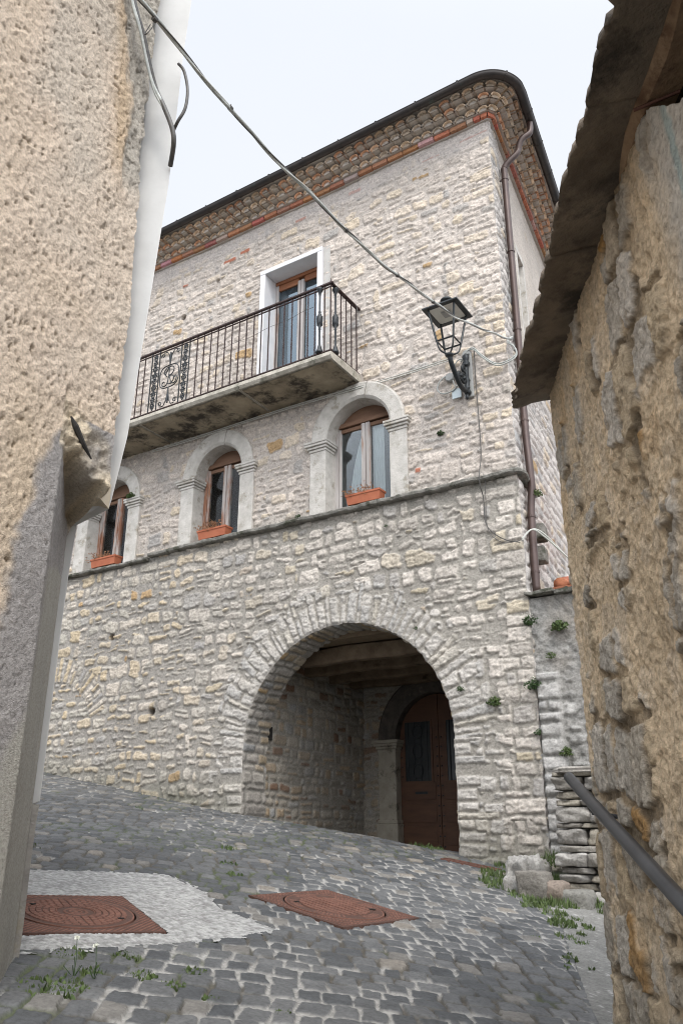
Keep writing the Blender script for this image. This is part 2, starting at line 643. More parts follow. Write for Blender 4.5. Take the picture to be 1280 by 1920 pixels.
# the veiled sun makes the cloud brighter on its side of the sky
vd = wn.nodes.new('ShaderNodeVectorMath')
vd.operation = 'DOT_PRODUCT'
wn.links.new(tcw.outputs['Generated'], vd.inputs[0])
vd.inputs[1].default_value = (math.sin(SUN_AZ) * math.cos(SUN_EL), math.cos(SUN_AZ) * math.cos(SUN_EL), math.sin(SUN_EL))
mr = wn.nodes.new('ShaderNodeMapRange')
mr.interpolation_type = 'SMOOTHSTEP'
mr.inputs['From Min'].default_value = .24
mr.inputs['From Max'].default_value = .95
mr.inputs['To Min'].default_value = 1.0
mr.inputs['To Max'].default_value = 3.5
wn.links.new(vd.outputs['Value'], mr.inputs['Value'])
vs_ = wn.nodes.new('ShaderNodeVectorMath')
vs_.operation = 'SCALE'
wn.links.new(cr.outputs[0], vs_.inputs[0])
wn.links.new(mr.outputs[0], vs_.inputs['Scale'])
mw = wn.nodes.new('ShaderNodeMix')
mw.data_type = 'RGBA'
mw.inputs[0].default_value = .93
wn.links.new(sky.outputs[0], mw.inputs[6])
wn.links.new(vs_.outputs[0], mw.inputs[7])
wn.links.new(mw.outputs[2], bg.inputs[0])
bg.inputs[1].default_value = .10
sun = bpy.data.lights.new('sun', 'SUN')
sun.energy = .9
sun.angle = math.radians(14)
sun.color = (1.0, .965, .91)
so = bpy.data.objects.new('sun', sun)
COL.objects.link(so)
dv = Vector((math.sin(SUN_AZ) * math.cos(SUN_EL), math.cos(SUN_AZ) * math.cos(SUN_EL), math.sin(SUN_EL)))
so.rotation_euler = (-dv).to_track_quat('-Z', 'Y').to_euler()
scene.view_settings.view_transform = 'Standard'
scene.view_settings.look = 'None'
scene.view_settings.exposure = .85
scene.view_settings.gamma = 1.0
scene.cycles.filter_width = 1.05

cam = bpy.data.cameras.new('camera')
cam.sensor_fit = 'VERTICAL'
cam.sensor_height = 36
cam.lens = 28.8
cam.clip_end = 500
cam.clip_start = .05
co = bpy.data.objects.new('camera', cam)
COL.objects.link(co)
co.location = EYE
co.rotation_euler = (math.radians(90 + 21.3), 0, YAW)
scene.camera = co

# ================================================================== STONE HOUSE
house = thing('stone_house', 'tall stone house with arched passage, balcony and clay tile eaves under a dark gutter', 'house', (0, 0, .8))
XL = -8.6           # left end of the front wall
ZTOP = 10.06
SD = Vector((-.115, .9934, 0)).normalized()     # direction of the side wall
SN = Vector((SD.y, -SD.x, 0))                   # its outward normal
ACX, ACZ = -2.335, 2.0
ARCH = [(-.93, 1.9), (-.925, 2.15), (-.949, 2.393), (-.995, 2.57), (-1.13, 2.775), (-1.33, 2.96), (-1.62, 3.115), (-1.89, 3.20), (-2.181, 3.255), (-2.45, 3.28),
        (-2.72, 3.275), (-2.95, 3.245), (-3.198, 3.175), (-3.42, 3.06), (-3.60, 2.86), (-3.71, 2.60), (-3.742, 2.35), (-3.745, 1.9)]
_th = np.array([math.atan2(z - ACZ, x - ACX) for x, z in ARCH])
_rr = np.array([math.hypot(z - ACZ, x - ACX) for x, z in ARCH])


def arch_r(th):
    base = np.interp(th, _th, _rr)
    base = (base + np.interp(th - .04, _th, _rr) + np.interp(th + .04, _th, _rr)) / 3
    return base + .012 * fbm(th * 14, th * 0 + .5, 77, 2)


def jamb(z, side):
    """x of opening edge below the springing"""
    off = .014 * fbm(z * 9, z * 0 + (3.3 if side > 0 else 7.7), 91, 2)
    return np.where(side > 0, -.928 + off, -3.744 + off)


def corner_off(z):
    return .016 * fbm(z * 6.5, z * 0 + 1.5, 61, 3) + .010 * fbm(z * 22, z * 0, 62, 2)


def fac_layout(X, Z):
    L = rubble(X, Z, 11, hr=(.075, .19), wr=(.075, .32), gap=.005, rad=.034, split=.26, inset=.027, warp=.045, rot=.16, nz=.017, edge=.012)
    # a few taller blocks
    L2 = rubble(X + 3.3, Z * 1.0, 27, hr=(.17, .27), wr=(.16, .42), gap=.006, rad=.04, split=.15, inset=.034, warp=.04, rot=.15, nz=.018, edge=.012)
    L = mixd(L, L2, (vn(X * 2.1, Z * 2.3, 5) > .60).astype(float))
    # quoins at the corner
    Q = rubble(X, Z, 33, hr=(.10, .20), wr=(.22, .50), gap=.005, rad=.025, split=.08, inset=.012, warp=.02, rot=.05, nz=.014, edge=.011)
    L = mixd(L, Q, (X > -(.22 + .24 * Q['r'][0])).astype(float) * (Z > 1.2))
    # big arch: jambs and voussoirs
    th = np.arctan2(Z - ACZ, X - ACX)
    rad = np.hypot(Z - ACZ, X - ACX)
    R = arch_r(np.clip(th, 0.0, math.pi))
    dist = np.where(Z >= ACZ, rad - R, np.where(X > ACX, X - jamb(Z, 1), jamb(Z, -1) - X))
    S = np.clip(th, 0, math.pi) * 1.45
    Vs = rubble(dist, S, 45, hr=(.05, .15), wr=(.5, .9), gap=.003, rad=.02, split=0, inset=.009, warp=.02, rot=.06, nz=.014,
                vb=None)
    tlen = .28 + .22 * Vs['r'][3]
    inr = (Z >= ACZ) & (dist > -.2) & (dist < tlen)
    dd = np.minimum(dist + .003, tlen - dist)
    Vs['m'] = Vs['m'] * 0 + np.minimum(sstep(0, .013, Vs['d']), sstep(.004, .018, tlen - dist))
    # use a one column version: distance across only in S direction
    J = rubble(dist * .0 + .3, Z, 46, hr=(.07, .15), wr=(.6, .9), gap=.004, rad=.02, split=0, inset=.012, warp=.010, rot=.02)
    L = mixd(L, Vs, inr.astype(float))
    jl = .16 + .32 * J['r'][3]
    inj = (Z < ACZ) & (dist > -.2) & (dist < jl) & (Z > .6)
    J['m'] = np.minimum(sstep(0, .013, J['d'] + .006 * fbm(X * 14, Z * 14, 3, 3)), sstep(.004, .018, jl - dist))
    J['h'] = J['m'] * (.7 + .4 * J['r'][8])
    L = mixd(L, J, inj.astype(float))
    # blocked relieving arch further up the street
    th2 = np.arctan2(Z - 2.3, X + 7.35)
    r2 = np.hypot(Z - 2.3, X + 7.35)
    B = rubble(r2, th2 * 1.1, 51, hr=(.07, .12), wr=(.6, .8), gap=.006, rad=.02, split=0, inset=.01, warp=.01, rot=.05)
    in2 = (r2 > .86) & (r2 < 1.16 + .08 * B['r'][2]) & (th2 > .35) & (th2 < 2.8)
    B['m'] = np.minimum(B['m'], sstep(0, .014, np.minimum(r2 - .87, 1.16 + .08 * B['r'][2] - r2)))
    L = mixd(L, B, in2.astype(float))
    return L, dist


def window_open(X, Z, x0, x1, zs, zsp):
    xc, R = (x0 + x1) / 2, (x1 - x0) / 2
    m = (X > x0 - .04) & (X < x1 + .04) & (Z > zs - .02) & (Z < zsp)
    return m | ((Z >= zsp) & (np.hypot(X - xc, Z - zsp) < R + .05))


WINS = [(-2.55, -1.60, 4.86, 5.90), (-4.83, -3.98, 4.86, 5.88), (-7.02, -6.15, 4.80, 5.83)]
BD = (-3.66, -2.71, 6.74, 8.985)     # balcony door opening

du = .0125
xs = np.arange(XL, 0 + 1e-6, du)
xs[-1] = 0
zs_ = np.arange(.55, ZTOP, du)
X, Z = np.meshgrid(xs, zs_)
L, dist = fac_layout(X, Z)
strat = fbm(X * 7, Z * 34 + 2 * fbm(X * 3, Z * 3, 6, 2), 74, 3)
rag = fbm(X * 30, Z * 36, 73, 2)
colr = stone_colour(L, X, Z, 100)
# warmer, smoother pointing above the ledge; whiter stones with recessed joints below
up = sstep(4.6, 5.2, Z)
colU = stone_colour(L, X, Z, 100, light=(.55, .505, .46), dark=(.42, .385, .35), tan=(.52, .455, .36), mortar=(.43, .40, .37), p_tan=.24, p_ochre=.012, p_grey=.10)
colL = stone_colour(L, X, Z, 100, light=(.52, .49, .45), dark=(.375, .355, .325), tan=(.42, .375, .285), mortar=(.285, .275, .25), p_tan=.12, p_ochre=.010, p_grey=.18)
# tan stones gather to the left
left = sstep(-2.8, -6.0, X)
colT = stone_colour(L, X, Z, 100, light=(.47, .43, .375), dark=(.34, .33, .295), tan=(.45, .375, .26), mortar=(.27, .26, .24), p_tan=.38, p_ochre=.03, p_grey=.14)
colL = lerp3(colL, colT, left)
colr = lerp3(colL, colU, up)
# weather-worn, bedded faces: hollows painted darker to strengthen the relief
relief_tone = L['m'] * (.13 * strat + .11 * rag)
colr = colr * (1 + relief_tone)[..., None] * np.array((1.04, .995, .955)) * 1.03
# arch stones paler
inarch = ((dist > 0) & (dist < .5)).astype(float)[..., None] * L['m'][..., None]
colr = colr * (1 - .5 * inarch) + np.array((.46, .44, .41)) * .5 * inarch * (1 + relief_tone[..., None] * 1.0) * (1 + .1 * fbm(X * 9, Z * 9, 3, 3))[..., None]
# darker towards the foot and, in broken streaks, under the ledge
foot = np.clip((ground_z(X, X * 0) + .55 - Z) / .55, 0, 1) ** 1.5 * (.6 + .5 * fbm(X * 2, Z * 2, 9, 3))
colr = lerp3(colr, np.array((.15, .145, .11)), np.clip(foot, 0, .75))
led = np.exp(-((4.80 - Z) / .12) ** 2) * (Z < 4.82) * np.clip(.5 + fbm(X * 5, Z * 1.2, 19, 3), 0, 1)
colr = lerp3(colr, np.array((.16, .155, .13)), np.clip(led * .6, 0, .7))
amp = .020 * (1 - up) + .019 * up
D = L['h'] * amp + .006 * fbm(X * 22, Z * 22, 70, 3) + L['m'] * (.010 * strat + .009 * rag) + .014 * fbm(X * .6, Z * .6, 71, 2) * (np.abs(X) > .3)
# putlog holes and a drain hole
for hx, hz, hr_ in ((-5.34, 2.60, .05), (-6.26, 3.72, .045), (-5.35, 8.86, .045), (-4.66, 9.3, .03)):
    hh = np.hypot((X - hx) * .9, Z - hz)
    k = 1 - sstep(hr_ * .7, hr_ * 1.15, hh)
    D = D - .14 * k
    colr = lerp3(colr, np.array((.05, .04, .035)), k * .8)
# single red bricks let into the wall
for bx0, bx1, bz0, bz1 in ((-2.20, -1.99, 9.80, 9.87), (-4.55, -4.30, 9.55, 9.62), (-4.22, -4.02, 9.60, 9.67), (-3.15, -2.95, 9.74, 9.80), (-.42, -.02, 9.84, 9.88), (-5.42, -5.3, 9.45, 9.5),
                           (-1.28, -1.19, 5.12, 5.20), (-1.0, -.72, 9.80, 9.83)):
    k = sstep(0, .015, np.minimum(np.minimum(X - bx0, bx1 - X), np.minimum(Z - bz0, bz1 - Z)) + .01 * fbm(X * 20, Z * 20, 5, 2))
    colr = lerp3(colr, np.array((.40, .13, .07)) * 1.0, k * .9)
    D = D * (1 - k) + .018 * k
# mortar flush and pale just under the brick course
tp = sstep(9.62, 9.85, Z + .08 * fbm(X * 2, Z * 2, 8, 3))
D = D * (1 - .6 * tp) + .014 * .6 * tp
colr = lerp3(colr, np.array((.47, .43, .405)), tp * .55)
# keep the corner edge tidy but uneven
ce = np.exp(-np.abs(X) / .05)
D = D * (1 - sstep(-.03, 0, X)) + .010 * sstep(-.03, 0, X)
PX = X + corner_off(Z) * ce
PZ = Z.copy()
# opening of the arch: snap the grid onto its edge
th = np.arctan2(Z - ACZ, X - ACX)
rad = np.hypot(Z - ACZ, X - ACX)
inside = dist < 0
nearm = inside & (dist > -du * 1.5)
Rr = arch_r(np.clip(th, 0, math.pi))
upz = Z >= ACZ
PX = np.where(nearm & upz, ACX + Rr * np.cos(th), PX)
PZ = np.where(nearm & upz, ACZ + Rr * np.sin(th), PZ)
PX = np.where(nearm & ~upz & (X > ACX), jamb(Z, 1), PX)
PX = np.where(nearm & ~upz & (X <= ACX), jamb(Z, -1), PX)
D = np.where(inside, .004, D * sstep(0, .03, np.maximum(dist, 0)) + .004)
hole = inside & ~nearm
for w in WINS:
    hole |= window_open(X, Z, *w)
hole |= (X > BD[0] - .03) & (X < BD[1] + .03) & (Z > BD[2]) & (Z < BD[3] + .03)
keep = ~(hole[:-1, :-1] | hole[1:, :-1] | hole[:-1, 1:] | hole[1:, 1:])
P = np.stack([PX, -D, PZ], -1)
wall = grid_obj('wall', P, M['facade'], house, keep=keep, col=colr, alpha=L['m'])
del colU, colL, colT

# underside of the big arch
zz = np.concatenate([np.linspace(.5, ACZ, 110)[:-1]])
thv = np.linspace(0, math.pi, 330)
ex = np.concatenate([jamb(zz, 1), ACX + arch_r(thv) * np.cos(thv), jamb(zz[::-1], -1)])
ez = np.concatenate([zz, ACZ + arch_r(thv) * np.sin(thv), zz[::-1]])
sl = np.concatenate([[0], np.cumsum(np.hypot(np.diff(ex), np.diff(ez)))])
nx = np.gradient(ez)
nz2 = -np.gradient(ex)
nn = np.hypot(nx, nz2)
nx, nz2 = -nx / nn, -nz2 / nn     # towards the opening
yy = np.linspace(0, .46, 34)
SS, YY = np.meshgrid(sl, yy)
Ls = rubble(YY, SS, 47, hr=(.075, .15), wr=(.16, .4), gap=.006, rad=.025, split=0.05, inset=.01, warp=.02, rot=.05)
ds = (Ls['h'] * .022 + .006 * fbm(YY * 20, SS * 20, 4, 3)) * sstep(0, .03, YY)
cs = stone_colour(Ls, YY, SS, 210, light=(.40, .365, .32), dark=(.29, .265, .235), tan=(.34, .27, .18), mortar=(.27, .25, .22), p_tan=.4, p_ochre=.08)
Pp = np.stack([ex[None] + nx[None] * ds, YY - .004, ez[None] + nz2[None] * ds], -1)
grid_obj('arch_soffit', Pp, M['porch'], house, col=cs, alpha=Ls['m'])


def porch_wall(name, org, du_, dv_, w, h, nrm, seed, mask=None, **kw):
    st = .016
    a = np.arange(0, w, st)
    b = np.arange(0, h, st)
    A, B = np.meshgrid(a, b)
    Lq = rubble(A, B, seed, hr=(.08, .16), wr=(.10, .32), gap=.007, rad=.03, split=.15, warp=.03)
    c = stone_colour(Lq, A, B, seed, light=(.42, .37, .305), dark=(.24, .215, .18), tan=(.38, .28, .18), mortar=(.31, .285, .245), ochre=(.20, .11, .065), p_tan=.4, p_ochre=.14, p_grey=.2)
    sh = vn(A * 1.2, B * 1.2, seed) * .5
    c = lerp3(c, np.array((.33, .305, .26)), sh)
    dd = Lq['h'] * .018 + .006 * fbm(A * 18, B * 18, seed, 3)
    P_ = np.array(org)[None, None] + A[..., None] * np.array(du_) + B[..., None] * np.array(dv_) + dd[..., None] * np.array(nrm)
    kp = None
    if mask is not None:
        hm = mask(A, B)
        kp = ~(hm[:-1, :-1] | hm[1:, :-1] | hm[:-1, 1:] | hm[1:, 1:])
    return grid_obj(name, P_, M['porch'], house, keep=kp, col=c, alpha=Lq['m'])


PL, PR, PB = -3.80, -.86, 2.96      # porch left, right, back
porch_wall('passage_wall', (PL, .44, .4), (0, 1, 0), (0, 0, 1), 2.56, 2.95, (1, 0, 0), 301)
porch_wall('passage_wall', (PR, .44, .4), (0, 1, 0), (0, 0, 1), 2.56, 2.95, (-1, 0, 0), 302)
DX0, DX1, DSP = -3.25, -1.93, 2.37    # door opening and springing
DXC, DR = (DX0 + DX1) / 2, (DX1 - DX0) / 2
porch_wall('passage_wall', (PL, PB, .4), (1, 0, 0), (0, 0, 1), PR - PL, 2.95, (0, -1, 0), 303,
           mask=lambda A, B: ((A + PL > DX0) & (A + PL < DX1) & (B + .4 < DSP)) | (np.hypot(A + PL - DXC, B + .4 - DSP) < DR))
mb = MB()
mb.box(PL - .4, PR + .4, .40, PB + .3, 3.34, 3.40)
mb.box(PL - .3, PL - .01, .43, .47, .4, 3.36)
mb.box(PR + .01, PR + .3, .43, .47, .4, 3.36)
mb.build('passage_ceiling', M['plank'], house)
for i, by in enumerate((.78, 1.42, 2.06, 2.66)):
    mb = MB()
    pts = []
    for k in range(9):
        x = PL - .1 + (PR - PL + .2) * k / 8
        pts.append((x, by + .012 * math.sin(k * 1.7 + i), 3.22 + .01 * math.sin(k * 2.3 + i * 2)))
    fr = [(Vector((0, 1, 0)), Vector((0, 0, 1)))] * 9
    mb.sweep(pts, [(-.075, -.08), (-.055, -.10), (.055, -.10), (.075, -.08), (.075, .10), (-.075, .10)], fr)
    mb.build('ceiling_beam', M['porchbeam'], house, bevel=.012)
# inner face of the front wall round the arch
nO = 14
fo_ = np.linspace(0, 1, nO)
ox = np.clip(ACX + (ex - ACX) * 3.0, PL - .05, PR + .05)
oz = np.where(ez > ACZ, 3.40, ez)
ox = np.where(ez > ACZ + .02, ex, np.where(ex > ACX, PR + .05, PL - .05))
LX_ = ex[None] + (ox - ex)[None] * fo_[:, None]
LZ_ = ez[None] + (oz - ez)[None] * fo_[:, None]
grid_obj('passage_front_lining', np.stack([LX_, LX_ * 0 + .452, LZ_], -1), M['mortar'], house)

# ---- door in the passage
door = MB()
door.box(DX0 + .02, DXC - .004, PB + .10, PB + .15, .82, DSP)
door.box(DXC + .004, DX1 - .02, PB + .10, PB + .15, .82, DSP)
n = 18
for sgn in (-1, 1):
    arc = [(DXC + sgn * .004, PB + .10, DSP)]
    for k in range(n + 1):
        a = math.pi / 2 * k / n
        arc.append((DXC + sgn * (.004 + (DR - .024) * math.cos(a)), PB + .10, DSP + (DR - .02) * math.sin(a)))
    door.prism(arc, (0, .05, 0))
dobj = door.build('door', M['door'], house, bevel=.004)
for sgn in (-1, 1):
    xa, xb = DXC + sgn * .13, DXC + sgn * (DR - .11)
    x0, x1 = min(xa, xb), max(xa, xb)
    fm = MB()
    z0, z1 = 1.78, 2.62
    fm.box(x0 - .03, x1 + .03, PB + .085, PB + .10, z0 - .03, z0)
    fm.box(x0 - .03, x1 + .03, PB + .085, PB + .10, z1, z1 + .03)
    fm.box(x0 - .03, x0, PB + .085, PB + .10, z0, z1)
    fm.box(x1, x1 + .03, PB + .085, PB + .10, z0, z1)
    fm.build('door_window_frame', M['door'], dobj)
    pn = MB()
    pn.box(x0, x1, PB + .093, PB + .098, z0, z1)
    pn.build('door_pane', mat_noise('dark_pane', (.022, .027, .03), (.04, .045, .048), 3, .2, .05, 5, .002, spec=.6), dobj)
    gr = MB()
    for k in range(4):
        xx = x0 + (x1 - x0) * (k + .5) / 4
        gr.bar((xx, PB + .082, z0), (xx, PB + .082, z1), .006)
    for k in range(3):
        cz = z0 + (z1 - z0) * (k + .5) / 3
        ring = [((x0 + x1) / 2 + .08 * math.cos(t), PB + .078, cz + .10 * math.sin(t)) for t in np.linspace(0, 2 * math.pi, 14)[:-1]]
        gr.tube(ring, .006, 5, closed=True)
    gr.build('door_grille', M['iron_black'], dobj)
    for zb in (.92, 1.22, 1.52):
        pb = MB()
        pb.box(min(DXC + sgn * .07, DXC + sgn * (DR - .05)), max(DXC + sgn * .07, DXC + sgn * (DR - .05)), PB + .088, PB + .10, zb, zb + .25)
        pb.build('door_panel', M['door'], dobj, bevel=.006)
st = MB()
for sgn in (-1, 1):
    for col in (.035, DR - .05):
        for k in range(12):
            zk = .9 + k * .135
            if col > .3 and zk > 2.3:
                continue
            st.lathe((0, 0, 0), [(.013, 0), (.011, .008), (.004, .012)], 8, Matrix.Translation((DXC + sgn * col, PB + .10, zk)) @ Matrix.Rotation(math.pi / 2, 4, 'X'))
st.build('door_stud', M['iron_black'], dobj)['kind'] = 'stuff'
ms = MB()
ms.box(DXC - .40, DXC - .20, PB + .082, PB + .10, 1.60, 1.635)
ms.build('mail_slot', M['iron_black'], dobj)
bk = MB()
bk.box(DX0 - .1, DX1 + .1, PB + .16, PB + .22, .6, DSP + DR + .1)
bk.build('door_backing', M['dark'], house)
# surround of the door: pilasters, capitals, arch
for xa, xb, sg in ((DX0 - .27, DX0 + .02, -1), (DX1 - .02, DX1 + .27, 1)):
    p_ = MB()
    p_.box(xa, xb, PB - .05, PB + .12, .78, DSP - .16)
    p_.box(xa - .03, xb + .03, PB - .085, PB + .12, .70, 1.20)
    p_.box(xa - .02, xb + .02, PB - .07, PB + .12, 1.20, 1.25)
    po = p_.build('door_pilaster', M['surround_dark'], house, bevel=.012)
    c_ = MB()
    for k, (o_, za, zb) in enumerate(((.012, -.17, -.13), (.03, -.13, -.09), (.055, -.09, -.05), (.075, -.05, 0))):
        c_.box(xa - o_, xb + o_, PB - .05 - o_, PB + .12, DSP + za, DSP + zb - .002)
    c_.build('capital', M['surround_dark'], po, bevel=.008)
ar = MB()
pts, frm = [], []
for k in range(33):
    a = math.pi * k / 32
    pts.append((DXC + DR * math.cos(a), PB, DSP + DR * math.sin(a)))
    frm.append((Vector((math.cos(a), 0, math.sin(a))), Vector((0, 1, 0))))
ar.sweep(pts, [(-.01, .12), (-.01, -.03), (.03, -.05), (.05, -.065), (.24, -.075), (.27, -.05), (.28, .01)], frm, closed_prof=True)
ar.build('door_arch', M['sooty'], house, smooth=False)
th_ = MB()
th_.box(DX0 - .05, PR, PB - .30, PB + .14, .60, .815)
th_.build('door_threshold', M['surround_dark'], house, bevel=.02)
mt = MB()
mt.box(PL - .02, PL + .035, .53, .61, 2.19, 2.36)
mt.build('meter_box', M['dark'], house, bevel=.006)

# ---- side wall
ss = np.concatenate([np.arange(0, 2.2, .02), np.arange(2.2, 9, .08)])
zz = np.arange(.3, ZTOP, .02)
S_, Z_ = np.meshgrid(ss, zz)
Lx = rubble(S_, Z_, 400, hr=(.08, .18), wr=(.12, .4), gap=.006, rad=.03, warp=.04, split=.2)
cx_ = stone_colour(Lx, S_, Z_, 400, light=(.54, .50, .46), dark=(.42, .39, .36), tan=(.48, .40, .30), mortar=(.42, .39, .36), p_tan=.2, p_ochre=.02)
pl = sstep(.35, .55, S_ + .15 * fbm(S_ * 3, Z_ * 1.5, 5, 3)) * sstep(6.6, 7.6, Z_ + .4 * fbm(S_, Z_, 8, 2))
cx_ = lerp3(cx_, np.array((.52, .46, .40)) * np.ones_like(cx_) * (1 + .12 * fbm(S_ * 4, Z_ * 1.5, 12, 3))[..., None], pl * .8)
dx = (Lx['h'] * .022 + .006 * fbm(S_ * 18, Z_ * 18, 4, 3)) * (1 - .8 * pl)
k0 = 1 - sstep(0, .03, S_)
dx = dx * (1 - k0)
off = corner_off(Z_) * np.exp(-S_ / .05)
# base batters outwards a little
P3 = np.stack([SD.x * S_ + SN.x * dx + off, SD.y * S_ + SN.y * dx - .010 * np.exp(-S_ / .02), Z_], -1)
sw = (S_ > .92) & (S_ < 1.34) & (Z_ > 7.0) & (Z_ < 8.55)
kp = ~(sw[:-1, :-1] | sw[1:, :-1] | sw[:-1, 1:] | sw[1:, 1:])
grid_obj('side_wall', P3, M['side'], house, keep=kp, col=cx_, alpha=Lx['m'], flip=False)
MS = Matrix(((SD.x, SN.x, 0, 0), (SD.y, SN.y, 0, 0), (0, 0, 1, 0), (0, 0, 0, 1)))   # (along side, outward, z)
fw = MB()
fw.box(.89, .96, -.12, .035, 7.0, 8.55, MS)
fw.box(1.30, 1.37, -.12, .035, 7.0, 8.55, MS)
fw.box(.89, 1.37, -.12, .036, 8.552, 8.66, MS)
fw.box(.86, 1.40, -.12, .06, 6.92, 6.998, MS)
sf = fw.build('side_window_surround', M['surround'], house, bevel=.005)
fp = MB()
fp.box(.96, 1.30, -.11, -.09, 7.0, 8.55, MS)
fp.build('side_window_shutter', M['greyplaster'], sf)

# back and left outer shell so that the house has a body
sh = MB()
sh.prism([(XL, .5, .3), (XL, 8.9, .3), (XL, 8.9, ZTOP), (XL, .5, ZTOP)], (-.05, 0, 0))
e9 = Vector((0, 0, 0)) + SD * 8.95
sh.prism([(XL, 8.9, .3), (e9.x, 8.9, .3), (e9.x, 8.9, ZTOP), (XL, 8.9, ZTOP)], (0, .05, 0))
sh.build('back_wall', M['greyplaster'], house)

# ---- string ledge
def ledge(x0, x1, zt, th0, seed, wrap=False):
    n_ = int((x1 - x0) / .03) + 1
    pts, fr, prof_sets = [], [], []
    for k in range(n_):
        x = x0 + (x1 - x0) * k / (n_ - 1)
        pts.append(Vector((x, 0, zt)))
        fr.append((Vector((0, -1, 0)), Vector((0, 0, 1))))
    if wrap:
        for k in range(1, 8):
            a = math.radians(-90 + (83.4) * k / 7)
            pts.append(Vector((0, 0, zt - .015 * k / 7)))
            fr.append((Vector((math.cos(a), math.sin(a), 0)), Vector((0, 0, 1))))
        for k in range(1, 12):
            pts.append(Vector((SD.x * k * .03, SD.y * k * .03, zt - .015 - .006 * k)))
            fr.append((SN, Vector((0, 0, 1))))
    m_ = MB()
    base = [(-.05, -th0), (.05, -th0), (.080, -th0 * .9), (.094, -th0 * .72), (.098, -.018), (.088, -.003), (.07, 0.0), (-.30, .004)]
    vs = []
    i = np.arange(len(pts))
    for q, (p, (s, u)) in enumerate(zip(pts, fr)):
        a = 1 + .22 * float(fbm(np.array(q * .18), np.array(seed * 1.0), seed, 4))
        d_ = .010 * float(fbm(np.array(q * .12), np.array(seed + 4.0), seed + 2, 3))
        for j, (x, y) in enumerate(base):
            jj = .008 * float(fbm(np.array(q * .8), np.array(j * 1.7), seed + 5, 3)) if 0 < j < 7 else 0
            vs.append(p + s * (x * (a if x > 0 else 1) + jj) + u * (y + d_ + jj))
    nb = len(base)
    fs = []
    for q in range(len(pts) - 1):
        for j in range(nb - 1):
            fs.append((q * nb + j, q * nb + j + 1, (q + 1) * nb + j + 1, (q + 1) * nb + j))
    fs.append(tuple(range(nb)))
    fs.append(tuple((len(pts) - 1) * nb + j for j in range(nb)))
    m_.add(vs, fs)
    return m_.build('stone_ledge', M['ledge'], house, smooth=False)


ledge(-5.60, 0.0, 4.87, .062, 5, True)
ledge(XL, -5.62, 4.815, .05, 9)

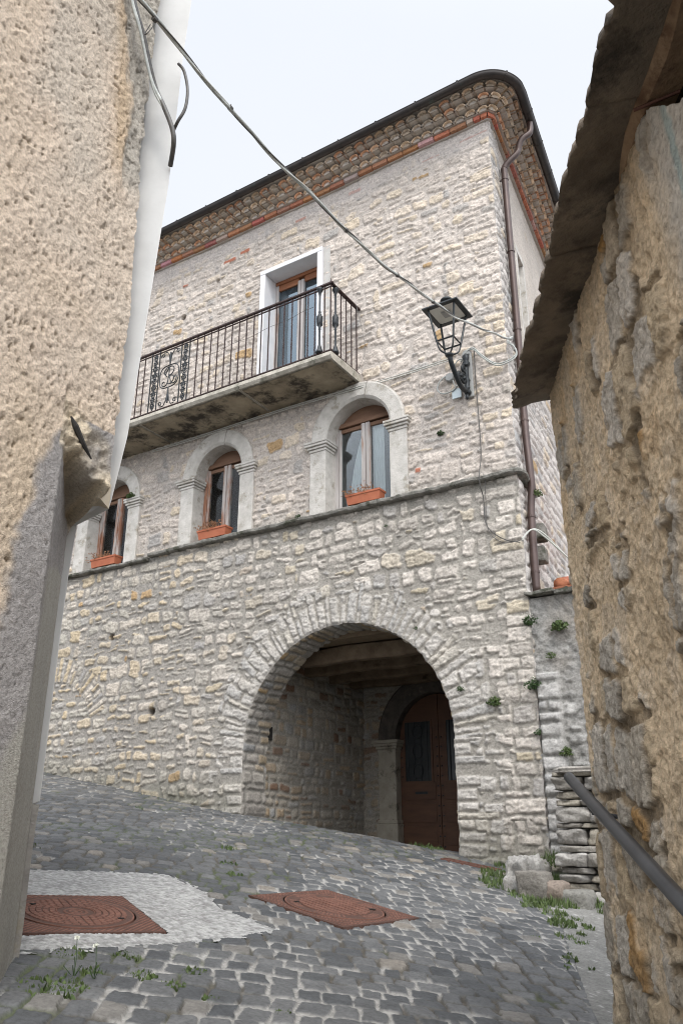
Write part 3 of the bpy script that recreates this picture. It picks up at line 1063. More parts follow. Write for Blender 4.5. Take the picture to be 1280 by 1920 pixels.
# ---- arched windows
def arched_window(w, matframe, reflection_curtain, reflection_span, name='arched_window'):
    x0, x1, zs, zsp = w
    xc, R = (x0 + x1) / 2, (x1 - x0) / 2
    YF = .19
    # frame: outer frame, mullion, rails
    f = MB()
    zt = zsp + R * .62
    f.box(x0 - .02, x0 + .055, YF, YF + .06, zs, zt)
    f.box(x1 - .055, x1 + .02, YF, YF + .06, zs, zt)
    f.box(x0 + .055, x1 - .055, YF, YF + .058, zs, zs + .06)
    fo = f.build(name, matframe, house, bevel=.006)
    f = MB()
    f.box(xc - .065, xc - .004, YF - .012, YF + .05, zs + .06, zt - .07)
    f.box(xc + .004, xc + .065, YF - .010, YF + .05, zs + .06, zt - .07)
    f.box(x0 + .055, x0 + .095, YF + .01, YF + .05, zs + .06, zt - .07)
    f.box(x1 - .095, x1 - .055, YF + .01, YF + .05, zs + .06, zt - .07)
    f.build('mullion', M['wood_grey'] if matframe is M['wood_grey'] else M['wood'], fo, bevel=.008)
    f = MB()
    f.box(x0 - .02, x1 + .02, YF - .014, YF + .055, zt - .06, zt)
    f.box(x0 + .095, xc - .065, YF + .01, YF + .05, zt - .13, zt - .077)
    f.box(xc + .065, x1 - .095, YF + .01, YF + .05, zt - .13, zt - .077)
    # wooden head filling the arch
    poly = [(x0 - .02, YF + .02, zt)]
    poly += [(xc + (R + .03) * math.cos(a), YF + .02, zsp + (R + .03) * math.sin(a)) for a in np.linspace(math.pi - .66, .66, 15)]
    poly += [(x1 + .02, YF + .02, zt)]
    f.prism(poly, (0, .04, 0))
    f.build('window_head', M['head_board'], fo, bevel=.005)
    for a, b in ((x0 + .095, xc - .065), (xc + .065, x1 - .095)):
        p_ = MB()
        p_.box(a, b, YF + .025, YF + .031, zs + .06, zt - .13)
        p_.build('window_pane', M['glass'], fo)
    # room behind
    rm = MB()
    rm.box(x0 - .3, x1 + .3, YF + .9, YF + .92, zs - .3, zt + .6)
    rm.box(x0 - .3, x1 + .3, YF + .07, YF + .9, zt + .55, zt + .6)
    rm.box(x0 - .32, x0 - .3, YF + .07, YF + .9, zs - .3, zt + .6)
    rm.box(x1 + .3, x1 + .32, YF + .07, YF + .9, zs - .3, zt + .6)
    rm.build('room_lining', M['curtain_dark'], house)
    for (ca, cb, sh_) in reflection_span:
        # pale sheet standing in for the reflected white house, one side curved
        nU, nV = 24, 20
        uu, vv = np.meshgrid(np.linspace(0, 1, nU), np.linspace(0, 1, nV))
        lft = ca + sh_ * (vv ** 2.2)
        Xc = lft + (cb - lft) * uu
        Zc = zs + .02 + (zt - .1 - zs) * vv
        Yc = YF + .10 + .012 * np.sin(uu * 22 + vv)
        grid_obj('curtain', np.stack([Xc, Yc, Zc], -1), reflection_curtain, fo)
    # surround
    ext = .245
    for sg, xa, xb in ((-1, x0 - ext, x0), (1, x1, x1 + ext)):
        p_ = MB()
        p_.box(xa, xb, -.045, YF + .03, zs - .005, zsp - .125)
        po = p_.build('window_pilaster', M['surround'], house, bevel=.010)
        c_ = MB()
        for o_, za, zb in ((.012, -.145, -.105), (.032, -.105, -.07), (.055, -.07, -.035), (.062, -.035, 0)):
            ya = -.045 - o_
            if sg < 0:
                c_.box(xa - o_, xb + o_ * .9, ya, YF - .02, zsp + za, zsp + zb - .0015)
            else:
                c_.box(xa - o_ * .9, xb + o_, ya, YF - .02, zsp + za, zsp + zb - .0015)
        c_.build('capital', M['surround'], po, bevel=.008)
    splits = [0, math.pi * .42, math.pi * .50, math.pi]
    for q in range(3):
        a_ = MB()
        a0, a1 = splits[q] + (.006 if q else 0), splits[q + 1] - (.006 if q < 2 else 0)
        m_ = max(4, int((a1 - a0) / .09))
        pts, fr = [], []
        for k in range(m_ + 1):
            a = a0 + (a1 - a0) * k / m_
            pts.append((xc + R * math.cos(a), 0, zsp + R * math.sin(a)))
            fr.append((Vector((math.cos(a), 0, math.sin(a))), Vector((0, 1, 0))))
        y0 = -.05 if q != 1 else -.056
        a_.sweep(pts, [(0, YF + .03), (0, y0 + .03), (.02, y0 + .012), (.035, y0), (.205, y0 - .006), (.225, y0 + .004), (.232, .03)], fr)
        a_.build('arch_stone', M['surround'], house, smooth=False)
    return fo


arched_window(WINS[0], M['wood_grey'], M['curtain_pale'], [(WINS[0][0] + .17, (WINS[0][0] + WINS[0][1]) / 2 - .02, .22), ((WINS[0][0] + WINS[0][1]) / 2 + .05, WINS[0][1] - .25, .0)])
arched_window(WINS[1], M['wood'], M['curtain_pale'], [(WINS[1][0] + .12, (WINS[1][0] + WINS[1][1]) / 2 - .05, .25)])
arched_window(WINS[2], M['wood'], M['curtain_pale'], [(WINS[2][0] + .12, (WINS[2][0] + WINS[2][1]) / 2, .25)])

# ---- balcony
BZ = 6.72
bal = MB()
BX0, BX1, BY = -8.0, -2.02, -.74
ny, nx_ = 14, 160
# slab as a closed displaced strip
for (x0, x1) in ((-8.0, -5.36), (-5.352, -3.50), (-3.492, BX1)):
    n_ = int((x1 - x0) / .04)
    prof = [(.02, -.115), (-.30, -.112), (-.66, -.105), (-.715, -.098), (-.745, -.06), (-.742, -.01), (-.72, 0), (-.3, .003), (.02, .003)]
    vs, fs = [], []
    for k in range(n_ + 1):
        x = x0 + (x1 - x0) * k / n_
        for j, (y, z) in enumerate(prof):
            g = .007 * float(fbm(np.array(x * 9.0), np.array(j * 2.3), 6, 3)) if 1 < j < 7 else 0
            vs.append((x + (g if k in (0, n_) else 0), y + g, BZ + z + g))
    nb = len(prof)
    for k in range(n_):
        for j in range(nb):
            j2 = (j + 1) % nb
            fs.append((k * nb + j, k * nb + j2, (k + 1) * nb + j2, (k + 1) * nb + j))
    fs.append(tuple(range(nb)))
    fs.append(tuple(n_ * nb + j for j in range(nb)))
    bal.add(vs, fs)
balcony = bal.build('balcony', M['slab'], house)
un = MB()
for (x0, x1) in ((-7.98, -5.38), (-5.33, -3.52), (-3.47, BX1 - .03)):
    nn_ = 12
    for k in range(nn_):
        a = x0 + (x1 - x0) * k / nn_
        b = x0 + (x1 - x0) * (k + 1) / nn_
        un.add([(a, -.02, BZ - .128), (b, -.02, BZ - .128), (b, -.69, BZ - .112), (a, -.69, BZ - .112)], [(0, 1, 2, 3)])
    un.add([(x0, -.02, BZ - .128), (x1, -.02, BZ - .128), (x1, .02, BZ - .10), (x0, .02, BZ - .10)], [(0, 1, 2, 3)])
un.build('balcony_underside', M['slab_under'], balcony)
RY = -.715
RT = 7.745
hr = MB()
hr.box(-7.9, BX1 - .005 + .02, RY - .02, RY + .02, RT, RT + .022)
hr.box(BX1 - .045, BX1 + .005 - .02 + .02, RY + .02, -.005, RT, RT + .021)
hr.build('handrail', M['iron'], balcony)
lr = MB()
lr.box(-7.9, BX1 + .0, RY - .012, RY + .012, BZ + .015, BZ + .030)
lr.box(BX1 - .036, BX1 - .012, RY + .012, -.005, BZ + .015, BZ + .029)
lr.box(-7.9, BX1 + .0, RY - .010, RY + .010, RT - .045, RT - .035)
lr.build('bottom_rail', M['iron'], balcony)
fin = MB()
fin.lathe((BX1 - .02, RY, RT + .02), [(.012, 0), (.016, .01), (.006, .03), (.002, .075)], 8)
fin.build('finial', M['iron'], balcony)


def baluster(x, y):
    m_ = MB()
    m_.box(x - .0065, x + .0065, y - .0065, y + .0065, BZ + .03, RT)
    m_.build('baluster', M['iron'], balcony)


PX0, PX1 = -5.20, -4.46          # cast panel with the monogram
xb = PX1 + .145
while xb < BX1 - .30:
    baluster(xb, RY)
    xb += .128
for x in (BX1 - .265, BX1 - .115, BX1 - .022):
    baluster(x, RY)
for y in (-.60, -.47, -.34, -.21, -.08):
    baluster(BX1 - .022, y)
xb = PX0 - .145
while xb > -7.8:
    baluster(xb, RY)
    xb -= .128


def cast_baluster(x, y):
    m_ = MB()
    m_.lathe((x, y, BZ + .03), [(.045, 0), (.048, .02), (.036, .05), (.026, .09), (.014, .13), (.013, .34), (.020, .36), (.015, .375), (.030, .42), (.038, .47), (.036, .52), (.024, .58), (.015, .60),
                                (.020, .615), (.013, .64), (.013, .86), (.018, .90), (.03, .935), (.045, .965), (.046, .98)], 12)
    for k in range(6):
        a = k * math.pi / 3
        m_.tube([(x + .036 * math.cos(a + t * .7), y + .036 * math.sin(a + t * .7), BZ + .03 + .42 + t * .14) for t in np.linspace(0, 1, 5)], .006, 5)
    m_.build('cast_baluster', M['iron_black'], balcony, smooth=True)


cast_baluster(BX1 - .19, RY)
cast_baluster(BX1 - .022, RY + .115)


def scroll(cx, cz, r, a0, turns, n_=18, shrink=.75, y=RY, flip=1):
    return [(cx + flip * r * (1 - shrink * t) * math.cos(a0 + turns * 2 * math.pi * t), y, cz + r * (1 - shrink * t) * math.sin(a0 + turns * 2 * math.pi * t)) for t in np.linspace(0, 1, n_)]


# ornamental lace strips of the panel
for xs0 in (PX0, PX1 - .155):
    m_ = MB()
    m_.box(xs0 - .007, xs0 + .007, RY - .007, RY + .007, BZ + .03, RT)
    m_.box(xs0 + .148, xs0 + .162, RY - .007, RY + .007, BZ + .03, RT)
    xm = xs0 + .0775
    zc0, zc1 = BZ + .05, RT - .04
    for k in range(9):
        z = zc0 + (zc1 - zc0) * (k + .5) / 9
        wdt = .045 if k in (0, 1, 7, 8) else .058
        for sg in (-1, 1):
            m_.tube(scroll(xm + sg * wdt * .45, z, wdt * .62, .6, 1.25, 16, .7, RY, sg), .0075, 5)
        m_.lathe((0, 0, 0), [(.014, -.008), (.016, 0), (.010, .01)], 8, Matrix.Translation((xm, RY, z + .05)) @ Matrix.Rotation(math.pi / 2, 4, 'X'))
    m_.tube([(xm + .028 * math.sin(t * 19), RY, zc0 + (zc1 - zc0) * t) for t in np.linspace(0, 1, 60)], .008, 5)
    m_.tube([(xm - .028 * math.sin(t * 19), RY, zc0 + (zc1 - zc0) * t) for t in np.linspace(0, 1, 60)], .008, 5)
    m_.build('lace_strip', M['iron_black'], balcony)
# monogram frame, stems and letters
xm = (PX0 + PX1) / 2
zm = (BZ + RT) / 2 + .02
m_ = MB()
oval = []
for t in np.linspace(0, 2 * math.pi, 33)[:-1]:
    ca, sa = math.cos(t), math.sin(t)
    oval.append((xm + .185 * math.copysign(abs(ca) ** .65, ca), RY, zm + .185 * math.copysign(abs(sa) ** .65, sa) + .03 * ca * 0))
m_.tube(oval, .0085, 6, closed=True)
for sg in (1, -1):
    z0 = zm + sg * .18
    z1 = RT - .04 if sg > 0 else BZ + .03
    m_.tube([(xm, RY, z0), (xm, RY, (z0 + z1) / 2), (xm, RY, z0 + (z1 - z0) * .8)], .013, 6, rs=[.010, .017, .014])
    for s2 in (-1, 1):
        zb = z0 + (z1 - z0) * .35
        m_.tube([(xm + s2 * .012, RY, zb), (xm + s2 * .03, RY, zb + (z1 - zb) * .5), (xm + s2 * .075, RY, zb + (z1 - zb) * .85), (xm + s2 * .13, RY, z1 - sg * .03)], .008, 5)
        m_.tube(scroll(xm + s2 * .145, z1 - sg * .075, .04, -.6 if sg > 0 else .6, 1.1, 14, .7, RY, s2), .008, 5)
m_.build('panel_scroll', M['iron_black'], balcony)
m_ = MB()


def curve(pts, r=.0085, n_=8):
    """smooth curve through 2d points"""
    p = [Vector((a, b)) for a, b in pts]
    out = []
    for i in range(len(p) - 1):
        p0, p1, p2, p3 = p[max(i - 1, 0)], p[i], p[i + 1], p[min(i + 2, len(p) - 1)]
        for k in range(n_):
            t = k / n_
            q = .5 * ((2 * p1) + (-p0 + p2) * t + (2 * p0 - 5 * p1 + 4 * p2 - p3) * t * t + (-p0 + 3 * p1 - 3 * p2 + p3) * t ** 3)
            out.append((xm + q.x, RY - .004, zm + q.y))
    out.append((xm + p[-1].x, RY - .004, zm + p[-1].y))
    m_.tube(out, r, 5)


# letters B and R interlaced
curve([(.005, .15), (.0, .06), (-.01, -.04), (-.02, -.10), (-.05, -.145), (-.10, -.15), (-.125, -.11), (-.10, -.075), (-.075, -.095)])
curve([(-.06, .03), (-.085, .05), (-.085, .11), (-.02, .15), (.06, .145), (.095, .09), (.07, .03), (.01, .005), (.075, -.01), (.10, -.07), (.05, -.135), (-.015, -.125)])
curve([(.0, .14), (-.05, .08), (-.06, .02), (-.04, .0)])
curve([(.005, .005), (.03, -.06), (.06, -.125), (.11, -.145), (.145, -.10), (.15, -.04), (.12, -.03), (.125, -.06)])
m_.build('monogram', M['iron_black'], balcony)
# thin cable slung along the railing, clipped
wr_ = MB()
wr_.tube([(BX1 - .30 - 5.6 * t, RY + .02, 7.50 - .28 * t * (1 - t) * 4 * .35 - .12 * t + .012 * math.sin(t * 60)) for t in np.linspace(0, 1, 50)], .0035, 4)
wr_.tube([(BX1 + .02, -.15, RT - .01), (BX1 + .07, -.12, RT - .30), (BX1 + .13, -.12, RT - .62), (BX1 + .11, -.10, RT - .80), (BX1 + .02, -.12, BZ + .02)], .004, 4)
tag(wr_.build('cable', M['cable_dark'], None), 'thin dark wire slung along the balcony railing', 'cable')

# ---- balcony door
x0, x1, z0, z1 = BD
s_ = MB()
s_.box(x0 - .09, x0, -.06, .26, z0, z1)
s_.box(x1, x1 + .09, -.06, .26, z0, z1)
s_.box(x0 - .09, x1 + .09, -.063, .26, z1 + .002, z1 + .075)
bdo = s_.build('balcony_door_surround', M['marble'], house, bevel=.004)
t_ = MB()
t_.box(x1 + .092, x1 + .20, -.022, .0, z0, z1 + .07)
t_.build('surround_edge', M['greyplaster'], bdo)
f = MB()
YF = .22
xc = (x0 + x1) / 2
f.box(x0 + .002, x0 + .05, YF, YF + .06, z0, z1 - .06)
f.box(x1 - .05, x1 - .002, YF, YF + .06, z0, z1 - .06)
f.box(xc - .055, xc - .003, YF - .01, YF + .05, z0 + .1, z1 - .12)
f.box(xc + .003, xc + .055, YF - .012, YF + .05, z0 + .1, z1 - .12)
f.box(x0 + .052, xc - .06, YF + .01, YF + .05, z0 + .02, z0 + .14)
f.box(xc + .06, x1 - .052, YF + .01, YF + .05, z0 + .02, z0 + .14)
bdf = f.build('balcony_door', M['wood_grey'], house, bevel=.005)
f = MB()
f.box(x0 + .002, x1 - .002, YF - .012, YF + .06, z1 - .06, z1 - .002)
f.box(x0 + .052, xc - .056, YF + .008, YF + .05, z1 - .16, z1 - .062)
f.box(xc + .056, x1 - .052, YF + .008, YF + .05, z1 - .16, z1 - .062)
f.build('door_head_rail', M['wood_orange'], bdf, bevel=.004)
for a, b in ((x0 + .05, xc - .06), (xc + .06, x1 - .05)):
    p_ = MB()
    p_.box(a, b, YF + .03, YF + .036, z0 + .14, z1 - .16)
    p_.build('door_pane', M['glass_blue'], bdf)
for a, b in ((x0 + .14, xc - .03), (xc + .05, x1 - .05)):
    uu, vv = np.meshgrid(np.linspace(0, 1, 30), np.linspace(0, 1, 4))
    grid_obj('curtain', np.stack([a + (b - a) * uu, YF + .07 + .008 * np.sin(uu * 30), z0 + .1 + (z1 - .38 - z0) * vv], -1), M['curtain'], bdf)
rm = MB()
rm.box(x0 - .2, x1 + .2, YF + .6, YF + .62, z0 - .2, z1 + .3)
rm.box(x0 - .2, x1 + .2, YF + .08, YF + .6, z1 + .2, z1 + .25)
rm.build('room_lining', M['curtain_dark'], house)

# ---- cornice: brick course, three rows of tiles, gutter, roof
FL = 8.6


def path(o, s):
    """point and outward normal at distance s along the eaves, s=0 at the left end, round the corner"""
    arc = o * math.radians(90 - 6.6)
    if s <= FL:
        return Vector((XL + s, -o, 0)), Vector((0, -1, 0))
    if s <= FL + arc:
        a = math.radians(-90) + (s - FL) / max(o, 1e-6)
        return Vector((o * math.cos(a), o * math.sin(a), 0)), Vector((math.cos(a), math.sin(a), 0))
    d = s - FL - arc
    return SN * o + SD * d, SN.copy()


def path_len(o):
    return FL + o * math.radians(83.4) + 8.0


def wob(s):
    return .012 * math.sin(s * .9) + .008 * math.sin(s * 2.7 + 1)


# brick course
bm_ = MB()
s = 0.0
rb = random.Random(3)
while s < path_len(.075):
    w_ = .245 if s < FL - .3 or s > FL + .3 else .10
    e = min(s + w_ - .012, path_len(.075))
    c = (.42, .17, .11) if rb.random() < .85 else (.44, .32, .26)
    bm_.cur = tuple(v * rb.uniform(.8, 1.2) for v in c)
    o_ = .092 + rb.uniform(-.008, .008)
    z0 = ZTOP - .035 + wob(s) + rb.uniform(-.004, .004)
    pA, nA = path(.02, s * FL / FL if s <= FL else s)
    pts = []
    for q in (s, e):
        a1, n1 = path(.075, q)
        pts.append((a1 + n1 * (o_ - .075), a1 - n1 * .10))
    (a1, a2), (b1, b2) = pts
    vs = []
    for zz_ in (z0, z0 + .066):
        for p in (a1, b1, b2, a2):
            vs.append((p.x, p.y, zz_))
    bm_.add(vs, [(0, 1, 2, 3), (7, 6, 5, 4), (0, 4, 5, 1), (1, 5, 6, 2), (2, 6, 7, 3), (3, 7, 4, 0)])
    s += w_
bm_.build('brick_course', M['tile'], house, colours=True, bevel=.004)
# mortar bed behind
mo = MB()
for o_, za, zb in ((.045, -.05, .03), (.12, .032, .10), (.23, .10, .175), (.34, .178, .25), (.44, .252, .30)):
    pts, fr = [], []
    for s in list(np.arange(0, FL - .6, .5)) + list(np.arange(FL - .6, FL + 1.2, .06)) + list(np.arange(FL + 1.2, path_len(o_), .4)):
        p, n_ = path(o_, s)
        pts.append(Vector((p.x, p.y, ZTOP + wob(s))))
        fr.append((n_, Vector((0, 0, 1))))
    mo.sweep(pts, [(0, za + .01), (0, zb), (-.5, zb), (-.5, za + .01)] if o_ > .2 else [(0, za), (0, zb), (-o_ - .02, zb), (-o_ - .02, za)], fr)
mo.build('cornice_bed', M['mortar'], house)
for row, (o_, z0) in enumerate(((.16, .035), (.275, .108), (.39, .181))):
    tm = MB()
    s = .05 + (row % 2) * .085
    pal = [(.58, .43, .30), (.62, .47, .33), (.54, .42, .31), (.60, .40, .27), (.52, .43, .34), (.56, .31, .19)]
    while s < path_len(o_) - .1:
        p, n_ = path(o_, s)
        r0 = .073
        t_ = Vector((-n_.y, n_.x, 0))
        c = random.choice(pal)
        g = random.uniform(.8, 1.2)
        tm.cur = tuple(v * g for v in c)
        lo = random.uniform(-.015, .012)
        dz = wob(s) + random.uniform(-.006, .006)
        na = 9
        vs = []
        for (dist_, rr_, zo) in ((lo, r0, 0), (-.16, r0 * .92, -.012)):
            for th_w in (0, .013):
                for k in range(na):
                    a = math.pi * k / (na - 1)
                    q = p + n_ * dist_ + t_ * ((rr_ - th_w) * math.cos(a))
                    vs.append((q.x, q.y, ZTOP + z0 + dz + zo + (rr_ - th_w) * math.sin(a) * .95))
        fs = []
        # indices: [ring(outer/inner) * na]
        O0, I0, O1, I1 = 0, na, 2 * na, 3 * na
        for k in range(na - 1):
            fs.append((O0 + k, O0 + k + 1, O1 + k + 1, O1 + k))
            fs.append((I0 + k, I1 + k, I1 + k + 1, I0 + k + 1))
            fs.append((O0 + k, I0 + k, I0 + k + 1, O0 + k + 1))
        tm.add(vs, fs)
        # mortar plug inside
        tm.cur = (.50, .41, .32) if random.random() < .6 else (.56, .50, .44)
        vs = []
        for dist_ in (lo - .035,):
            for k in range(na):
                a = math.pi * k / (na - 1)
                q = p + n_ * dist_ + t_ * ((r0 - .012) * math.cos(a))
                vs.append((q.x, q.y, ZTOP + z0 + dz + (r0 - .012) * math.sin(a) * .95))
        tm.add(vs, [tuple(range(na))])
        s += .168 + random.uniform(-.006, .006)
    tm.build('cornice_tiles', M['tile'], house, colours=True, fixn=False)

GO, GZ = .47, 10.335
gm = MB()
prof = [(.062 * math.cos(a), .062 * math.sin(a)) for a in np.linspace(math.pi, 2 * math.pi, 13)]
prof = prof + [(.070, .004), (.058, .006)] + [(.055 * math.cos(a), .055 * math.sin(a)) for a in np.linspace(2 * math.pi, math.pi, 13)]
pts, fr = [], []
for s in list(np.arange(0, FL - .1, .4)) + list(np.arange(FL, FL + .75, .04)) + list(np.arange(FL + .8, path_len(GO), .4)):
    p, n_ = path(GO, s)
    pts.append(Vector((p.x, p.y, GZ)))
    fr.append((n_, Vector((0, 0, 1))))
gm.sweep(pts, prof, fr)
gut = gm.build('gutter', M['gutter'], house, smooth=True)
for s in np.arange(.35, path_len(GO) - .3, .62):
    p, n_ = path(GO, s)
    t_ = Vector((-n_.y, n_.x, 0))
    b_ = MB()
    pr = [(.067 * math.cos(a), .067 * math.sin(a)) for a in np.linspace(math.pi, 2 * math.pi, 10)]
    pr += [(.076, .012), (.070, .014)] + [(.0635 * math.cos(a), .0635 * math.sin(a)) for a in np.linspace(2 * math.pi, math.pi, 10)]
    c = Vector((p.x, p.y, GZ))
    b_.sweep([c - t_ * .012, c + t_ * .012], pr, [(n_, Vector((0, 0, 1)))] * 2)
    b_.build('gutter_bracket', M['gutter'], gut)
# roof behind the gutter
rf = MB()
ring = []
for s in list(np.arange(0, FL - .1, 1.0)) + list(np.arange(FL, FL + .7, .08)) + list(np.arange(FL + .8, path_len(.44), 1.0)):
    p, n_ = path(.44, s)
    ring.append(Vector((p.x, p.y, 10.36)))
top = [Vector((min(q.x, -3.2), min(max(q.y, 3.4), 7.0), 11.4)) for q in ring]
vs = ring + top
k = len(ring)
rf.add(vs, [(i, i + 1, k + i + 1, k + i) for i in range(k - 1)])
rf.add([(q.x, q.y, 10.345) for q in ring] + [(-4, 5, 10.345)], [(i, i + 1, k) for i in range(k - 1)])
rf.build('roof', M['brick'], house)

# ---- downpipe
dp = MB()


def sp(s_, o_, z):
    q = SD * s_ + SN * o_
    return (q.x, q.y, z)


ctrl = [sp(.52, .46, 10.27), sp(.52, .46, 10.17), sp(.50, .44, 10.07), sp(.45, .36, 9.98), sp(.44, .31, 9.90), sp(.45, .28, 9.80), sp(.43, .25, 9.72), sp(.39, .15, 9.60), sp(.38, .085, 9.50), sp(.378, .078, 9.38),
        sp(.37, .075, 8.6), sp(.35, .07, 7.0), sp(.27, .07, 5.6), sp(.20, .095, 4.95), sp(.185, .10, 4.7), sp(.17, .075, 4.45), sp(.13, .07, 4.0), sp(.10, .07, 3.46)]
sm = []
for i in range(len(ctrl) - 1):
    p0, p1, p2, p3 = [Vector(ctrl[max(0, min(len(ctrl) - 1, j))]) for j in (i - 1, i, i + 1, i + 2)]
    for k in range(5):
        t = k / 5
        sm.append(.5 * ((2 * p1) + (-p0 + p2) * t + (2 * p0 - 5 * p1 + 4 * p2 - p3) * t * t + (-p0 + 3 * p1 - 3 * p2 + p3) * t ** 3))
sm.append(Vector(ctrl[-1]))
dp.tube(sm, .043, 14)
dpo = dp.build('downpipe', M['pipe'], house, smooth=True)
for z, s_, o_ in ((9.3, .377, .077), (8.1, .364, .073), (6.9, .345, .07), (5.6, .27, .07), (4.35, .16, .073), (3.7, .115, .07)):
    b_ = MB()
    b_.tube([sp(s_, o_, z - .012), sp(s_, o_, z + .012)], .049, 14)
    b_.bar(sp(s_, o_, z), sp(s_, -.02, z), .008)
    b_.build('pipe_clip', M['pipe'], dpo)
# dark slabs sticking out of the side wall behind the pipe
b_ = MB()
b_.box(.34, .56, -.02, .16, 4.16, 4.34, MS)
b_.box(.42, .62, -.02, .13, 3.92, 4.10, MS)
b_.build('side_ledge', M['ledge'], house, bevel=.02)

# ================================================================== RIGHT OF THE HOUSE
# rubble garden wall continuing from the corner
gx = np.arange(-.02, 3.2, .016)
gzv = np.arange(.2, 3.40, .016)
GX, GZz = np.meshgrid(gx, gzv)
Lg = rubble(GX, GZz, 500, hr=(.09, .2), wr=(.12, .4), gap=.01, rad=.04, warp=.05, inset=.05, split=.1)
hid = (vn(GX * 3, GZz * 3, 505) > .42)
Lg['m'] = Lg['m'] * np.where(hid, .15, 1)
Lg['h'] = Lg['h'] * np.where(hid, .15, 1)
cg = stone_colour(Lg, GX, GZz, 500, light=(.40, .385, .36), dark=(.30, .29, .27), mortar=(.285, .275, .255), p_tan=.15)
dg = Lg['h'] * .03 + .016 * fbm(GX * 7, GZz * 7, 501, 4) + .020 * fbm(GX * 26, GZz * 26, 502, 3)
cg = cg * (1 + .30 * fbm(GX * 24, GZz * 24, 508, 3))[..., None]
earth = np.clip(fbm(GX * 3, GZz * 3, 507, 3) + .35, 0, 1) * sstep(2.3, 2.9, GZz)
cg = lerp3(cg, np.array((.25, .21, .165)), earth * .8)
# stone pier at the foot of the corner
pier = (GX < .255 + .02 * fbm(GZz * 6, GX * 0, 9, 2)) & (GZz < 2.60) & (GX > .01)
Lp = rubble(GX, GZz, 510, hr=(.10, .19), wr=(.6, .9), gap=.006, rad=.02, warp=.01, split=.1, rot=.03)
edgep = sstep(0, .02, np.minimum(.25 - GX, GX - .012))
cp = stone_colour(Lp, GX, GZz, 512, light=(.52, .495, .47), dark=(.40, .385, .36), mortar=(.27, .26, .24), p_tan=.1)
mp = pier.astype(float) * edgep
dg = dg * (1 - mp) + mp * (.055 + Lp['m'] * .035 * (.6 + .6 * Lp['r'][8]) + .016 * fbm(GX * 22, GZz * 26, 4, 4, .6))
cg = lerp3(cg, cp, (mp > .3).astype(float))
foot = np.clip((1.15 - GZz) / .5, 0, 1) * np.clip(.5 + .6 * fbm(GX * 3, GZz * 3, 77, 3), 0, 1)
cg = lerp3(cg, np.array((.14, .15, .09)), foot * .7)
PG = np.stack([GX, .02 - dg, GZz], -1)
gw = thing('garden_wall', 'low crumbling rubble wall with flagstone top joining the house corner beside the downpipe', 'wall', (.6, 0, .7))
grid_obj('wall_face', PG, M['gardenwall'], gw, col=cg, alpha=Lg['m'])
cp_ = MB()
rb = random.Random(8)
xx = -.02
while xx < 3.1:
    w_ = rb.uniform(.25, .48)
    z0 = 3.395 + rb.uniform(-.012, .012)
    n_ = 8
    poly = []
    for k in range(n_ + 1):
        poly.append((xx + w_ * k / n_, -.075 + rb.uniform(-.02, .02), z0 + rb.uniform(-.008, .008)))
    poly += [(xx + w_, .5, z0 + .01), (xx, .5, z0)]
    cp_.prism(poly, (0, 0, rb.uniform(.03, .045)))
    xx += w_ + .008
cp_.build('flagstone_cap', M['ledge'], gw, bevel=.006)
bb = MB()
bb.box(-.02, 3.2, .04, .5, .2, 3.392)
bb.build('wall_core', M['mortar'], gw)

# little tiled roof and white wall behind it
lo = thing('low_outbuilding', 'low white outbuilding with a red clay tile roof behind the rubble wall', 'shed', (1.0, 1.2, 1))
b_ = MB()
b_.box(.22, 3.0, .9, 4.5, .5, 3.62)
b_.build('wall', M['white_plaster'], lo)
rt = MB()
for k in range(16):
    xk = .16 + k * .18
    pal = [(.42, .16, .09), (.50, .26, .18), (.36, .13, .075)]
    for j in range(8):
        rt.cur = tuple(v * random.uniform(.85, 1.15) for v in random.choice(pal))
        y0 = .62 + j * .2
        z0 = 3.65 + j * .062
        rt.tube([(xk, y0, z0 + .02), (xk, y0 + .24, z0 + .070)], .075, 10, rs=[.078, .066])
rt.cur = (.40, .16, .09)
rt.box(.08, 3.1, .56, .62, 3.58, 3.63)
rt.add([(.08, .58, 3.61), (3.1, .58, 3.61), (3.1, 2.3, 4.14), (.08, 2.3, 4.14)], [(0, 1, 2, 3)])
rt.build('roof', M['tile'], lo, colours=True, smooth=True)

# dry stone steps
stp = thing('stone_steps', 'stack of flat dry laid stones forming steps at the foot of the shed', 'steps', (.65, -.6, .55))
rb = random.Random(21)


def rock(mb_, x0, x1, y0, y1, z0, z1, rnd, seed, cuts=6, rough_=.13):
    """rounded uneven block"""
    from mathutils import noise as mn
    bmx = bmesh.new()
    bmesh.ops.create_cube(bmx, size=2)
    bmesh.ops.subdivide_edges(bmx, edges=bmx.edges[:], cuts=cuts, use_grid_fill=True)
    cx_0, cy_0, cz_0 = (x0 + x1) / 2, (y0 + y1) / 2, (z0 + z1) / 2
    hx_, hy_, hz_ = (x1 - x0) / 2, (y1 - y0) / 2, (z1 - z0) / 2
    vs = []
    sh_ = Vector((seed * 1.37 % 50, seed * 2.71 % 50, seed * .77 % 50))
    for v in bmx.verts:
        p = v.co.copy()
        l = (abs(p.x) ** 6 + abs(p.y) ** 6 + abs(p.z) ** 6) ** (1 / 6)
        q = p / l * (1 - rnd) + p * rnd
        w3 = Vector((q.x * hx_, q.y * hy_, q.z * hz_))
        f_ = 1 + rough_ * 1.6 * mn.noise(w3 * 7 + sh_) + rough_ * mn.noise(w3 * 18 + sh_) + rough_ * .6 * mn.noise(w3 * 45 + sh_)
        vs.append((cx_0 + w3.x * f_, cy_0 + w3.y * f_, cz_0 + w3.z * (1 + (f_ - 1) * .9)))
    mb_.add(vs, [tuple(v.index for v in f.verts) for f in bmx.faces])
    bmx.free()


